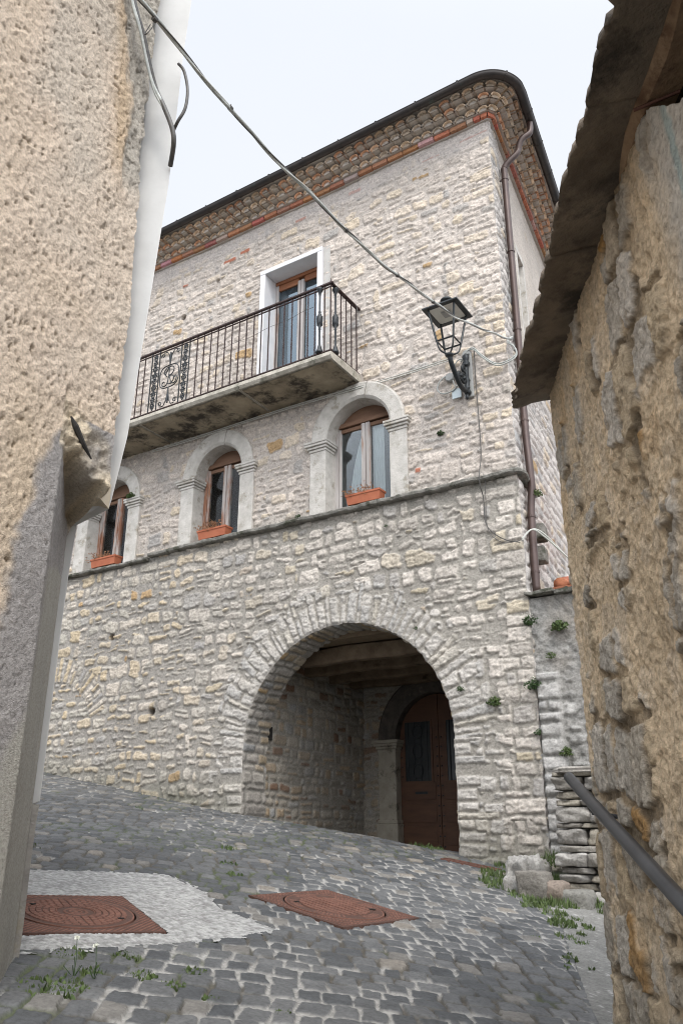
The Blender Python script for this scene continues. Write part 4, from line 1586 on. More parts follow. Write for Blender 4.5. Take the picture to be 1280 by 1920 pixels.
z = .42
k = 0
while z < 1.55:
    h_ = rb.choice([.045, .055, .07, .11, .13])
    x = .36 + (z - .5) * .03
    while x < 1.15:
        w_ = rb.uniform(.16, .34)
        m_ = MB()
        g = rb.uniform(.75, 1.2)
        m_.cur = tuple(v * g for v in rb.choice([(.33, .31, .28), (.40, .38, .35), (.30, .27, .22), (.26, .24, .21)]))
        y0 = -.93 + rb.uniform(-.035, .04)
        rock(m_, x, x + w_, y0, y0 + .5, z, z + h_ - .006, .35, k * 7 + 1)
        m_.build('step_stone', M['tile'] if False else M['gardenwall'], stp, colours=True, smooth=True)
        x += w_ + .004
        k += 1
    # return side facing the street
    if k % 2 == 0:
        m_ = MB()
        m_.cur = (.32, .30, .27)
        rock(m_, .36, .62, -.60, -.15, z, z + h_ - .006, .35, k * 5 + 3)
        m_.build('step_stone', M['gardenwall'], stp, colours=True, smooth=True)
    z += h_
m_ = MB()
m_.cur = (.40, .37, .33)
rock(m_, .38, 1.2, -1.0, -.3, 1.56, 1.615, .5, 99)
m_.build('top_slab', M['gardenwall'], stp, colours=True, smooth=True)
m_ = MB()
m_.cur = (.24, .23, .20)
m_.box(.45, 1.2, -.75, .0, .3, 1.555)
m_.build('step_fill', M['gardenwall'], stp, colours=True)

# pale boulder and small rubble at its side
m_ = MB()
m_.cur = (.34, .325, .30)
rock(m_, .02, .25, -1.28, -.75, .45, .885, .15, 55, 16, .17)
bo = m_.build('boulder', M['gardenwall'], None, colours=True, smooth=True)
tag(bo, 'pale rounded boulder with grass on top at the foot of the steps', 'boulder')
for i, (x, y, sx, sz, cc, lab) in enumerate((
        (.30, -1.25, .13, .20, (.25, .23, .20), 'brown broken stone wedged right of the pale boulder'),
        (.44, -1.22, .11, .15, (.30, .245, .20), 'reddish small stone between boulder and steps'),
        (.60, -1.20, .14, .12, (.27, .26, .23), 'grey block lying in front of the dry stone steps'))):
    m_ = MB()
    m_.cur = tuple(v * .8 for v in cc)
    g = gz(x, y)
    rock(m_, x - sx, x + sx * .8, y - .12, y + .14, g - .08, g + sz, .3, 90 + i, 12, .10)
    tag(m_.build('stone_block', M['gardenwall'], None, colours=True, smooth=True), lab, 'stone')

# ================================================================== GROUND
# fan shaped fine mesh of the cobbled street
az = np.radians(np.arange(-46, 50, .085))
fr_ = np.exp(np.linspace(math.log(1.7), math.log(17.5), 720))
AZ, FR = np.meshgrid(az, fr_)
GR = FR * np.sin(AZ)
GF = FR * np.cos(AZ)
WX, WY = alley_np(GR, GF)
base = ground_z(WX, WY)
# cobbles run in gently curving rows
Uc = GR * math.cos(.10) + GF * math.sin(.10) + .05 * np.sin(GF * .9)
Vc = GF * math.cos(.10) - GR * math.sin(.10) + .10 * np.sin(GR * .8)
Lc = rubble(Uc, Vc, 600, hr=(.125, .165), wr=(.095, .145), gap=.0012, rad=.014, warp=.045, split=0, edge=.007, inset=.0075, rot=.10, nz=.008, tilt=.8)
r = Lc['r']
cc = lerp3(np.array((.058, .061, .064)), np.array((.122, .122, .120)), r[11])
cc = np.where((r[8] > .972)[..., None], np.array((.20, .178, .15)), cc)
cc = np.where(((r[8] > .88) & (r[8] <= .955))[..., None], np.array((.155, .145, .13)), cc)
cc = cc * (1 + .22 * fbm(Uc * 16, Vc * 16, 601, 3) + .12 * fbm(Uc * 60, Vc * 60, 602, 2))[..., None]
jn = .75 * fbm(GR * .9 + 3, GF * .55, 610, 3) + .75 * fbm(GR * 5, GF * 4, 611, 3) + .16 * sstep(-1.5, 1.5, GR)
white = sstep(.14, .34, jn)
moss = sstep(.05, .3, fbm(GR * 1.4 + 9, GF * 1.4, 620, 3)) * (1 - white)
jc = lerp3(np.array((.075, .066, .052)) * np.ones_like(cc), np.array((.30, .288, .265)), white)
jc = lerp3(jc, np.array((.06, .075, .03)), moss * .9)
jc = jc * (1 + .25 * fbm(GR * 40, GF * 40, 630, 2))[..., None]
ccol = jc * (1 - Lc['m'][..., None]) + cc * Lc['m'][..., None]
dust = np.clip(fbm(GR * .7, GF * .7, 640, 4), 0, 1) * .2
ccol = lerp3(ccol, np.array((.15, .145, .135)), dust)
disp = Lc['m'] * (.006 + .007 * r[8]) + Lc['h'] * .004 + .0025 * fbm(Uc * 30, Vc * 30, 603, 3) + .018 * fbm(GR * .9, GF * .9, 605, 3) + .004 * white * (1 - Lc['m'])


def in_poly(px, py, poly):
    ins = np.zeros(px.shape, dtype=bool)
    n_ = len(poly)
    for i in range(n_):
        x1_, y1_ = poly[i]
        x2_, y2_ = poly[(i + 1) % n_]
        cnd = ((y1_ > py) != (y2_ > py)) & (px < (x2_ - x1_) * (py - y1_) / (y2_ - y1_ + 1e-12) + x1_)
        ins ^= cnd
    return ins


PATCH = [(-3.2, 5.50), (-1.95, 5.55), (-1.62, 5.78), (-1.141, 6.0), (-.832, 5.63), (-.641, 5.2), (-.30, 4.889), (-.46, 4.62), (-.70, 4.35), (-.95, 4.10), (-1.338, 3.85), (-1.9, 3.55), (-3.0, 3.5)]
PATHW = [(1.62, 7.35), (1.50, 6.3), (1.27, 5.17), (1.05, 4.04), (.80, 2.6), (.6, 0.5), (3.2, .5), (3.2, 7.5)]
def shrink(poly, m):
    c = np.mean(np.array(poly), 0)
    return [tuple(c + (np.array(q) - c) * (1 - m / max(.2, np.hypot(*(np.array(q) - c))))) for q in poly]


inp = in_poly(GR, GF, shrink(PATCH, .05)) | in_poly(GR, GF, shrink(PATHW, .05))


def sq_uv(cx_, cy_, e1, e2, x, y):
    dx_, dy_ = x - cx_, y - cy_
    return dx_ * e1[0] + dy_ * e1[1], dx_ * e2[0] + dy_ * e2[1]


MH = [((-.773, -4.97), (-.43, -.90), .36), ((-.264, -3.35), (.12, .993), .385), ((-.66, -.36), (.99, .08), .27)]
drop = inp.astype(float)
for (c_, e1, hs) in MH:
    e1 = np.array(e1) / np.hypot(*e1)
    e2 = np.array((e1[1], -e1[0]))
    a, b = sq_uv(c_[0], c_[1], e1, e2, WX, WY)
    hb = hs if hs > .3 else .10
    drop = np.maximum(drop, ((np.abs(a) < hs) & (np.abs(b) < hb)).astype(float))
PGd = np.stack([WX, WY, base + disp - .030 * drop], -1)
grid_obj('street', PGd, M['cobble'], None, col=ccol, alpha=Lc['m'], flip=True)['kind'] = 'structure'
# broad ground sheet below and around
gx_ = np.concatenate([np.linspace(-120, -14, 12), np.linspace(-12, 14, 53), np.linspace(16, 120, 12)])
gy_ = np.concatenate([np.linspace(-120, -16, 12), np.linspace(-14, 14, 57), np.linspace(16, 120, 12)])
AX, AY = np.meshgrid(gx_, gy_)
gzv_ = ground_z(np.clip(AX, -14, 14), np.clip(AY, -14, 14)) - .08
grid_obj('ground', np.stack([AX, AY, gzv_], -1), mat_noise('old_paving', (.07, .07, .068), (.13, .13, .125), 5, .9, .6, 30, .01), None)['kind'] = 'structure'


def ground_patch(name, poly, mat, lift, st, colf, edge_n=.014):
    pr = np.array(poly)
    a = np.arange(pr[:, 0].min(), pr[:, 0].max() + st, st)
    b = np.arange(pr[:, 1].min(), pr[:, 1].max() + st, st)
    A, B = np.meshgrid(a, b)
    A2 = A + edge_n * fbm(A * 7, B * 7, 650, 3)
    B2 = B + edge_n * fbm(A * 7 + 5, B * 7, 651, 3)
    ins = in_poly(A2, B2, poly)
    wx, wy = alley_np(A, B)
    for (c_, e1, hs) in MH:
        e1 = np.array(e1) / np.hypot(*e1)
        e2 = np.array((e1[1], -e1[0]))
        q, w_ = sq_uv(c_[0], c_[1], e1, e2, wx, wy)
        ins &= ~((np.abs(q) < hs - .004) & (np.abs(w_) < hs - .004))
    kp = ins[:-1, :-1] & ins[1:, :-1] & ins[:-1, 1:] & ins[1:, 1:]
    c, d_ = colf(A, B)
    z_ = ground_z(wx, wy) + lift + d_ + .018 * fbm(A * .9, B * .9, 605, 3)
    o = grid_obj(name, np.stack([wx, wy, z_], -1), mat, None, keep=kp, col=c, flip=True)
    o['kind'] = 'structure'
    return o


def gravel_col(A, B):
    n1 = fbm(A * 45, B * 45, 660, 2)
    n2 = fbm(A * 4, B * 4, 661, 3)
    c = np.array((.33, .325, .31)) * (1 + .50 * n1 + .14 * n2)[..., None]
    c = np.where((n1 > .5)[..., None], np.array((.46, .45, .43)), c)
    c = np.where((n1 < -.5)[..., None], np.array((.22, .21, .20)), c)
    return c, .0018 * n1 + .003 * n2


def path_col(A, B):
    n1 = fbm(A * 30, B * 30, 670, 3)
    n2 = fbm(A * 3, B * 3, 671, 3)
    c = np.array((.20, .195, .18)) * (1 + .22 * n1 + .22 * n2)[..., None]
    c = np.where((n1 > .55)[..., None], np.array((.36, .35, .33)), c)
    return c, .003 * n1 + .006 * n2


ground_patch('pavement', PATCH, M['gravel'], .008, .012, gravel_col)
ground_patch('path', PATHW, M['gravel'], .006, .014, path_col)

# ---- manhole covers and the grate
def cover(kind, c_, e1, hs, label):
    e1 = np.array(e1) / np.hypot(*e1)
    e2 = np.array((e1[1], -e1[0]))
    t = thing('manhole_cover', label, 'manhole cover', (c_[0], c_[1], gz(*c_)))

    def place(A, B, h):
        wx = c_[0] + A * e1[0] + B * e2[0]
        wy = c_[1] + A * e1[1] + B * e2[1]
        # flat plate following the slope
        z0 = gz(*c_)
        gxx = (gz(c_[0] + .3, c_[1]) - gz(c_[0] - .3, c_[1])) / .6
        gyy = (gz(c_[0], c_[1] + .3) - gz(c_[0], c_[1] - .3)) / .6
        z = z0 + gxx * (wx - c_[0]) + gyy * (wy - c_[1]) + .022 + h
        return np.stack([wx, wy, z], -1)

    a = np.linspace(-hs, hs, 190)
    A, B = np.meshgrid(a, a)
    rr_ = np.hypot(A, B)
    R0 = hs * .84
    if kind == 1:
        hf = .003 * (np.abs(((A + B) * 32) % 1 - .5) > .28)
    else:
        hf = .004 * ((np.abs((A * 34) % 1 - .5) > .25) & (np.abs((B * 34) % 1 - .5) > .2))
    rim = sstep(R0 - .002, R0 + .006, rr_)
    H = hf * sstep(R0 + .01, R0 + .02, rr_) * (np.maximum(np.abs(A), np.abs(B)) < hs - .015)
    skirt = (np.maximum(np.abs(A), np.abs(B)) > hs - .004)
    H = np.where(skirt, -.03, H)
    k_ = rr_ > R0 - .004
    kp = k_[:-1, :-1] & k_[1:, :-1] & k_[:-1, 1:] & k_[1:, 1:]
    def rusty(x_, y_, h_):
        c__ = np.array((.150, .068, .047)) * (1 + .25 * fbm(x_ * 20, y_ * 20, 900, 3))[..., None]
        return lerp3(c__, np.array((.060, .034, .026)), np.clip(1 - h_ / .003, 0, 1) * .75)
    grid_obj('frame', place(A, B, H), M['rust_attr'], t, keep=kp, flip=True, smooth=False, col=rusty(A, B, H))
    # lid in polar mesh
    th_0 = np.linspace(0, 2 * math.pi, 241)
    rl = np.linspace(0.0001, R0 - .008, 90)
    TH, RL = np.meshgrid(th_0, rl)
    if kind == 1:
        ringk = np.floor(RL / .032)
        nb_ = np.maximum(8, np.round(ringk * 6))
        ph = (TH / (2 * math.pi) * nb_ + ringk * .5) % 1
        H = .005 * ((ph > .16) & ((RL / .032) % 1 > .2) & (RL > .09) & (RL < R0 - .05))
        H = np.where(RL < .06, .003 * (np.sin(RL * 260) > 0), H)
    else:
        y = RL * np.sin(TH)
        x = RL * np.cos(TH)
        H = .006 * ((np.abs((x * 19) % 1 - .5) > .17) & (RL < R0 * .68))
        letters = (RL > R0 * .74) & (RL < R0 * .90) & ((TH * 11 % 1) > .35) & ((TH * .9 % 1) < .6) & ((RL * 60 % 1) > .3)
        H = H + .004 * letters
        H = np.where((RL > R0 * .69) & (RL < R0 * .73), -.002, H)
    H = np.where(RL > R0 - .02, .001, H)
    H = np.where(RL > R0 - .010, -.02, H)
    grid_obj('lid', place(RL * np.cos(TH), RL * np.sin(TH), H + .002), M['rust_attr'], t, smooth=False, col=rusty(RL * np.cos(TH), RL * np.sin(TH), np.where(RL > R0 - .02, .003, H)))
    ho = MB()
    for sg in (-1, 1):
        p = place(np.array([[sg * R0 * .62]]), np.array([[sg * R0 * .45]]), np.array([[.0075]]))[0, 0]
        ho.box(p[0] - .02, p[0] + .02, p[1] - .01, p[1] + .01, p[2] - .004, p[2] + .002)
    ho.build('lifting_hole', M['dark'], t)
    return t


cover(1, *MH[0], 'rusty square manhole cover with a ring pattern of bricks set in pale gravel concrete')
cover(2, *MH[1], 'rusty round striped manhole cover in square frame among the dark cobbles')
c_, e1, hs = MH[2]
gt = thing('drain_grate', 'narrow rusty drain grate at the foot of the passage jamb', 'drain grate', (c_[0], c_[1], gz(*c_)))
e1 = np.array(e1) / np.hypot(*e1)
ang = math.atan2(e1[1], e1[0])
MG = Matrix.Translation((c_[0], c_[1], gz(*c_) + .01)) @ Matrix.Rotation(ang, 4, 'Z') @ Matrix.Rotation(math.atan(-(gz(c_[0] + .3, c_[1]) - gz(c_[0] - .3, c_[1])) / .6), 4, 'Y')
b_ = MB()
b_.box(-.27, .27, -.10, -.085, -.02, .014, MG)
b_.box(-.27, .27, .085, .10, -.02, .014, MG)
b_.box(-.27, -.255, -.085, .085, -.02, .014, MG)
b_.box(.255, .27, -.085, .085, -.02, .014, MG)
b_.build('grate_frame', M['rust'], gt)
b_ = MB()
for k in range(17):
    x = -.24 + k * .03
    b_.box(x - .008, x + .008, -.085, .085, -.012, .011, MG)
b_.build('grate_bars', M['rust'], gt)
b_ = MB()
b_.box(-.255, .255, -.085, .085, -.035, -.03, MG)
b_.build('grate_pit', M['dark'], gt)

# ================================================================== LEFT HOUSE
lh = thing('plastered_house', 'roughcast beige house on the left with a white plastered edge and cut away corner', 'house', alley(-1.5, 3.2, -1))
C0 = np.array((-1.053, 3.443))
DA = np.array((-.5, -.866))
KQ = C0 + DA * .2926
Q0 = np.array((-1.335, 3.76))
sv = np.concatenate([np.arange(0, 1.5, .0075), np.arange(1.5, 4.5, .05)])
zv = np.arange(-1.35, 5.4, .0085)
SV, ZV = np.meshgrid(sv, zv)
Ra = C0[0] + DA[0] * SV
Fa = C0[1] + DA[1] * SV
# lean outwards a bit with height at the corner
lean = np.maximum(ZV - 1.6, 0) * -.010 * np.exp(-SV / .5)
# the chamfer below
zu = 1.44 + .21 * np.clip(SV / .2926, 0, 1) + .04 * fbm(SV * 8, ZV * 2, 700, 3)
kc = sstep(0, .07, zu - ZV) * (SV < .2926)
Rc = Q0[0] + (KQ[0] - Q0[0]) * SV / .2926
Fc = Q0[1] + (KQ[1] - Q0[1]) * SV / .2926
Rr_ = Ra * (1 - kc) + Rc * kc
Fr_ = Fa * (1 - kc) + Fc * kc
nA = np.array((.866, -.5))
n1 = fbm(SV * 9, ZV * 7, 710, 4)
n2 = fbm(SV * 56, ZV * 40, 715, 3)
n3 = fbm(SV * 90, ZV * 62, 716, 2)
pock = sstep(.52, .85, -n2 - .35 * n3 + .28 * n1) * .012
# cement zone: boundary in wall coordinates
bs = np.interp(ZV, [-1.3, -.25, .29, .77, 1.13, 1.27, 1.42, 1.64, 1.70], [.55, .50, .49, .48, .468, .40, .42, .30, .22])
gmask = sstep(-.02, .03, bs - SV + .035 * fbm(SV * 14, ZV * 12, 720, 4)) * (ZV < 1.72)
corb = (SV < .31) * sstep(-.01, .03, ZV - zu + .10) * (1 - sstep(.10, .20, ZV - zu + .08 * fbm(SV * 9, ZV * 9, 3, 2)))
smooth_z = sstep(-.02, .04, np.interp(ZV, [-1.3, .29, .41, 1.02, 1.15], [.60, .37, .30, .27, .05]) - SV + .015 * fbm(SV * 12, ZV * 6, 730, 3)) * (ZV < 1.12)
disp = (.006 * n1 + .0065 * n2 + .0045 * n3 - pock) * (1 - .55 * gmask) * (1 - .75 * smooth_z)
disp = disp + .045 * corb * (fbm(SV * 11 + ZV * 6, ZV * 12, 740, 4) - .2) + .02 * corb * np.round(2 * fbm(SV * 9, ZV * 8, 741, 2)) / 2
# broken plaster along the upper corner
brk = sstep(2.9, 3.3, ZV) * (1 - sstep(.10, .16, SV - .12 * sstep(3.6, 4.4, ZV) + .05 * fbm(SV * 10, ZV * 5, 750, 3)))
disp = disp - .020 * brk + brk * .016 * fbm(SV * 22, ZV * 9, 751, 4)
beige = np.array((.61, .495, .385)) * (1 + .07 * n1 + .17 * n2 + .10 * n3)[..., None]
beige = lerp3(beige, np.array((.42, .32, .215)), np.clip(pock * 55, 0, .75))
tone = fbm(SV * 2.2, ZV * 1.5, 760, 3)
beige = lerp3(beige, np.array((.55, .48, .395)), np.clip(tone * 1.2, 0, .7))
beige = lerp3(beige, np.array((.54, .42, .28)), np.clip(-tone * .9, 0, .5))
och = brk * 0 + np.exp(-((SV - .18 - .10 * sstep(3.3, 4.5, ZV)) / .06) ** 2) * sstep(3.0, 3.4, ZV)
beige = lerp3(beige, np.array((.42, .27, .12)), och * .38)
greyc = np.array((.33, .305, .285)) * (1 + .18 * n1 + .12 * n2)[..., None]
smc = np.array((.38, .355, .305)) * (1 + .05 * n1 + .08 * fbm(SV * 30, ZV * 3, 770, 3))[..., None]
cl = lerp3(beige, greyc, gmask)
cl = lerp3(cl, smc, smooth_z)
cl = lerp3(cl, np.array((.42, .385, .33)) * (1 + .2 * n2)[..., None] * np.ones_like(cl), brk * .9)
cl = lerp3(cl, np.array((.60, .50, .36)) * (1 + .2 * n1 + .15 * n2)[..., None], np.clip(corb * (.75 + .6 * n1), 0, .92))  # corbel and its underside painted cream, standing in for bounced light
# pale drips
dr_ = sstep(.45, .6, fbm(SV * 9 + ZV * 2.5, ZV * 1.2 - SV * 2, 780, 3)) * smooth_z
cl = lerp3(cl, np.array((.5, .48, .45)), dr_ * .6)
jagc = .022 * fbm(ZV * 9, ZV * 0 + 3, 790, 4) * np.exp(-SV / .03) * (ZV > 1.5)
Rr_ = Rr_ + nA[0] * disp + lean + jagc * .5
Fr_ = Fr_ + jagc * .87
Fr_ = Fr_ + nA[1] * disp
wx, wy = alley_np(Rr_, Fr_)
grid_obj('roughcast_wall', np.stack([wx, wy, EYE[2] + ZV], -1), M['roughcast'], lh, col=cl, alpha=gmask, flip=True)
# dark tube standing in for the shade of a cut above the corbel
b_ = MB()
ct = [alley(*(C0 + DA * .275 + nA * .004), 1.70), alley(*(C0 + DA * .25 + nA * .012), 1.66), alley(*(C0 + DA * .20 + nA * .012), 1.60), alley(*(C0 + DA * .14 + nA * .012), 1.545)]
b_.tube(ct, .012, 6, rs=[.004, .014, .012, .003])
b_.build('plaster_crack', M['dark'], lh)


def azr(azd, f):
    return math.tan(math.radians(azd)) * f


# white plastered mass, upper
ext = Vector(alley(math.sin(math.radians(-23)), math.cos(math.radians(-23)))) - Vector(alley(0, 0))
fW = 3.58
ext45 = Vector(alley(math.sin(math.radians(-45)), math.cos(math.radians(-45)))) - Vector(alley(0, 0))
Lz = [1.42, 1.8, 2.2, 3.0, 3.6, 3.85, 4.2, 5.4]
rt_ = [(z_ * 1.023, a_) for z_, a_ in [(1.375, -16.95), (1.42, -16.80), (1.75, -16.16), (2.28, -15.72), (3.28, -14.95), (4.28, -14.75), (4.75, -14.45), (5.5, -14.3)]]
poly = [alley(azr(a, fW), fW, z) for z, a in rt_] + [alley(azr(-17.6, fW), fW, 5.5), alley(azr(-17.6, fW), fW, 1.42)]
w_ = MB()
w_.prism(poly, ext45 * 3.0)
w_.build('white_wall', M['white_plaster'], lh, bevel=.006)
# sloping underside under the white mass
u_ = MB()
poly = [alley(azr(-17.7, 3.47), 3.47, 1.425), alley(azr(-16.95, 3.57), 3.57, 1.408), alley(azr(-18.9, 3.82), 3.82, 1.475), alley(azr(-19.6, 3.80), 3.80, 1.50)]
u_.prism(poly, (0, 0, .12))
u_.build('corbel_underside', mat_noise('ochre_plaster', (.48, .40, .29), (.60, .53, .42), 5, .93, .3, 60, .004), lh)
# lower white strip and grey foot
fL = 3.80
poly = [alley(azr(-19.13, fL), fL, .12), alley(azr(-19.15, fL), fL, .9), alley(azr(-19.12, fL), fL, 1.15), alley(azr(-18.9, fL), fL, 1.5), alley(azr(-19.9, fL), fL, 1.5), alley(azr(-20.0, fL), fL, .10)]
w_ = MB()
w_.prism(poly, ext * 2.8)
w_.build('white_wall', M['white_plaster'], lh, bevel=.004)
poly = []
rb = random.Random(4)
for k in range(16):
    poly.append(alley(azr(-19.18 + rb.uniform(-.03, .05), fL), fL, -1.3 + k * (1.41 / 15)))
poly += [alley(azr(-20.2, fL), fL, .11), alley(azr(-20.2, fL), fL, -1.3)]
w_ = MB()
w_.prism(poly, ext * 2.8)
w_.build('cement_foot', M['chamfer_grey'], lh)
# back of the house
w_ = MB()
bk0 = C0 + DA * 4.45
P0 = Vector(alley(bk0[0], bk0[1], -1.3))
w_.prism([P0, P0 + ext * 2.5, P0 + ext * 2.5 + Vector((0, 0, 6.7)), P0 + Vector((0, 0, 6.7))], Vector(alley(-.05, 0)) - Vector(alley(0, 0)))
pA_ = Vector(alley(C0[0] - .02, C0[1], 5.38))
pB_ = Vector(alley(bk0[0], bk0[1], 5.38))
w_.prism([pA_, pB_, pB_ + ext * 3, pA_ + ext * 3], (0, 0, .05))
w_.build('back_wall', M['white_plaster'], lh)

# cables on the left house
def cat(pts, n_=10):
    p = [Vector(q) for q in pts]
    out = []
    for i in range(len(p) - 1):
        p0, p1, p2, p3 = p[max(i - 1, 0)], p[i], p[i + 1], p[min(i + 2, len(p) - 1)]
        for k in range(n_):
            t = k / n_
            out.append(.5 * ((2 * p1) + (-p0 + p2) * t + (2 * p0 - 5 * p1 + 4 * p2 - p3) * t * t + (-p0 + 3 * p1 - 3 * p2 + p3) * t ** 3))
    out.append(p[-1])
    return out


def wallpt(s_, z, off=.03):
    q = C0 + DA * s_ + nA * off
    return Vector(alley(q[0], q[1], z))


bd = thing('cable_bundle', 'dark cable bundle running down the top of the roughcast wall to its white edge', 'cable bundle', wallpt(.1, 4.0))
for k, (da, dz_, r_, mt_) in enumerate(((0, 0, .014, 'cable_dark'), (.022, .01, .009, 'cable'), (-.016, -.01, .010, 'cable_dark'), (.010, -.025, .007, 'cable'))):
    c1_ = MB()
    pt = [wallpt(.42 + da, 4.75 + dz_), wallpt(.26 + da, 4.32 + dz_), wallpt(.17 + da, 4.15 + dz_, .035), wallpt(.09 + da, 3.99 + dz_, .03),
          wallpt(.02 + da, 3.87 + dz_, .03), Vector(alley(azr(-16.0, 3.42), 3.42, 3.74 + dz_ * .6)), Vector(alley(azr(-15.15, 3.43), 3.43, 3.60 + dz_ * .4)), Vector(alley(azr(-14.9, 3.46), 3.46, 3.52 + dz_ * .3)),
          Vector(alley(azr(-15.0, 3.56), 3.56, 3.46))]
    c1_.tube(cat(pt), r_, 7)
    c1_.build('cable', M[mt_], bd, smooth=True)
hk = MB()
hk.tube(cat([Vector(alley(azr(-15.15, 3.46), 3.46, 4.12)), Vector(alley(azr(-14.6, 3.45), 3.45, 4.05)), Vector(alley(azr(-14.15, 3.44), 3.44, 3.90)), Vector(alley(azr(-14.2, 3.44), 3.44, 3.76)), Vector(alley(azr(-14.75, 3.46), 3.46, 3.68)),
             Vector(alley(azr(-15.1, 3.52), 3.52, 3.66))]), .009, 8)
tag(hk.build('cable', M['cable_dark'], None, smooth=True), 'short curved cable end sticking out from the white house edge', 'cable')

# ---- overhead cable from the left house to the stone house corner
Sx = Vector(alley(-1.09, 3.115, 4.18))
Ex = Vector(alley(2.037, 8.355, 5.48))


def span(t, dx_=0, dz_=0):
    p = Sx + (Ex - Sx) * t
    p.z -= 4 * .443 * t * (1 - t)
    return p + Vector((dx_, dx_ * .3, dz_))


oc = thing('overhead_cable', 'twisted pale cable hanging from the left house across to the stone corner', 'cable', Sx)
ts = np.linspace(-.12, 1, 90)
for k, (ph, amp_, r_, mt_) in enumerate(((0, .003, .011, 'cable'), (2.1, .009, .006, 'cable_pale'), (4.2, .010, .0045, 'cable_dark'))):
    c1_ = MB()
    kink = [.010 * math.sin(t * 23 + 1) + .007 * math.sin(t * 51) for t in ts]
    pts = [span(t, amp_ * math.cos(t * 40 + ph), amp_ * math.sin(t * 40 + ph) + kk) for t, kk in zip(ts, kink)]
    c1_.tube(pts, r_, 7)
    c1_.build('strand', M[mt_], oc, smooth=True)
for t in (.02, .13, .36, .50, .62):
    c1_ = MB()
    p = span(t)
    d_ = (span(t + .01) - span(t)).normalized()
    c1_.tube([p - d_ * .012, p + d_ * .012], .017, 8)
    if t < .1:
        c1_.tube(cat([p, p + Vector((-.01, 0, -.05)), p + Vector((-.035, -.01, -.095)), p + Vector((-.055, -.01, -.085)), p + Vector((-.03, 0, -.02))], 4), .003, 5)
    else:
        c1_.bar(p, p + Vector((.004, 0, .03)), .003)
    c1_.build('cable_tie', M['cable_dark'], oc)
# loops at the corner and back to the lamp
lp = MB()
E0 = span(1.0)
for dz_ in (0, .025):
    lp.tube(cat([E0 + Vector((0, 0, dz_)), (.03, -.05, 6.50 + dz_), (.10, -.05, 6.42), (.12, -.04, 6.33 - dz_), (.05, -.06, 6.26 - dz_), (-.12, -.07, 6.25 - dz_), (-.28, -.09, 6.40 - dz_), (-.40, -.07, 6.56 - dz_), (-.50, -.05, 6.55), (-.58, -.05, 6.43)]), .0085, 7)
tag(lp.build('cable', M['cable'], None, smooth=True), 'looped grey cable curling round the house corner beside the street lamp', 'cable')
dc = MB()
dc.tube(cat([(-.40, -.045, 6.60), (-.405, -.045, 6.2), (-.40, -.045, 5.6), (-.405, -.04, 5.15), (-.405, -.13, 4.88), (-.41, -.12, 4.74), (-.41, -.045, 4.6), (-.405, -.045, 4.32), (-.33, -.045, 4.18), (-.18, -.05, 4.06), (-.02, -.06, 4.0)]), .006, 6)
dc.tube(cat([(-.392, -.045, 4.9), (-.37, -.06, 4.82), (-.38, -.05, 4.6), (-.39, -.045, 4.30), (-.34, -.05, 4.14), (-.2, -.05, 4.03), (-.02, -.06, 4.02)]), .004, 6)
tag(dc.build('cable', M['cable_dark'], None, smooth=True), 'thin dark cable dropping down the facade right of the lamp', 'cable')
dc = MB()
for k in (0, 1):
    dc.tube(cat([(.0, -.05, 4.02 + k * .02), (.10, .0, 4.14), (.20, .10, 4.10 - k * .03), (.35, .35, 3.88), (.50, .60, 3.68 - k * .02), (.62, .75, 3.58)]), .008, 6)
tag(dc.build('cable', M['cable_pale'], None, smooth=True), 'pale cable pair passing in front of the brown downpipe down to the tiled roof', 'cable')
dc = MB()
for k in (0, 1):
    pts = []
    for t in np.linspace(0, 1, 40):
        pts.append((-.72 - 5.0 * t, -.045 - .02 * (t > .25), 6.535 - .01 * math.sin(t * 9) - k * .028 + (.02 * t)))
    dc.tube(pts, .0065, 6)
tag(dc.build('cable', M['cable_pale'], None, smooth=True), 'pale cable pair stapled along the wall under the balcony', 'cable')

# ================================================================== STREET LAMP
lamp = thing('wall_lantern', 'black four sided iron lantern on a scrolled wall bracket near the house corner', 'street lamp', (-.5, 0, 6.2))
LX, LY = -.50, -.56
bp = MB()
bp.box(-.56, -.44, -.055, -.02, 5.92, 6.52)
bp.lathe((0, 0, 0), [(.06, 0), (.06, .035)], 16, Matrix.Translation((-.5, -.02, 6.52)) @ Matrix.Rotation(math.pi / 2, 4, 'X'))
bp.build('wall_plate', M['box_grey'], lamp, bevel=.008)
br_ = MB()
br_.tube(cat([(-.5, -.10, 6.44), (-.5, -.085, 6.36), (-.5, -.10, 6.22), (-.5, -.085, 6.08), (-.5, -.12, 5.99), (-.5, -.20, 5.95), (-.5, -.31, 5.97), (-.5, -.42, 6.05), (-.5, -.52, 6.15), (-.5, LY, 6.24)]), .029, 10)
br_.lathe((-.5, -.085, 6.20), [(.03, -.26), (.045, -.23), (.03, -.20), (.026, -.1), (.04, -.07), (.026, -.04), (.026, .12), (.05, .16), (.03, .20), (.045, .26), (.015, .30)], 12)
for (cy_, cz_, rr_) in ((-.20, 6.10, .075), (-.30, 6.09, .055), (-.175, 6.24, .05)):
    ring = [(-.5, cy_ + rr_ * (1 - .55 * t) * math.cos(t * 8.5), cz_ + rr_ * (1 - .55 * t) * math.sin(t * 8.5)) for t in np.linspace(0, 1, 26)]
    br_.tube(ring, .017, 6)
for (cy_, cz_) in ((-.12, 6.33), (-.10, 6.02), (-.20, 6.10), (-.30, 6.09)):
    br_.lathe((0, 0, 0), [(.002, -.04), (.02, -.03), (.024, 0), (.02, .03), (.002, .04)], 10, Matrix.Translation((-.5, cy_, cz_)) @ Matrix.Rotation(math.pi / 2, 4, 'Y'))
br_.lathe((-.5, -.11, 5.91), [(.004, -.05), (.018, -.035), (.022, -.01), (.012, .03)], 10)
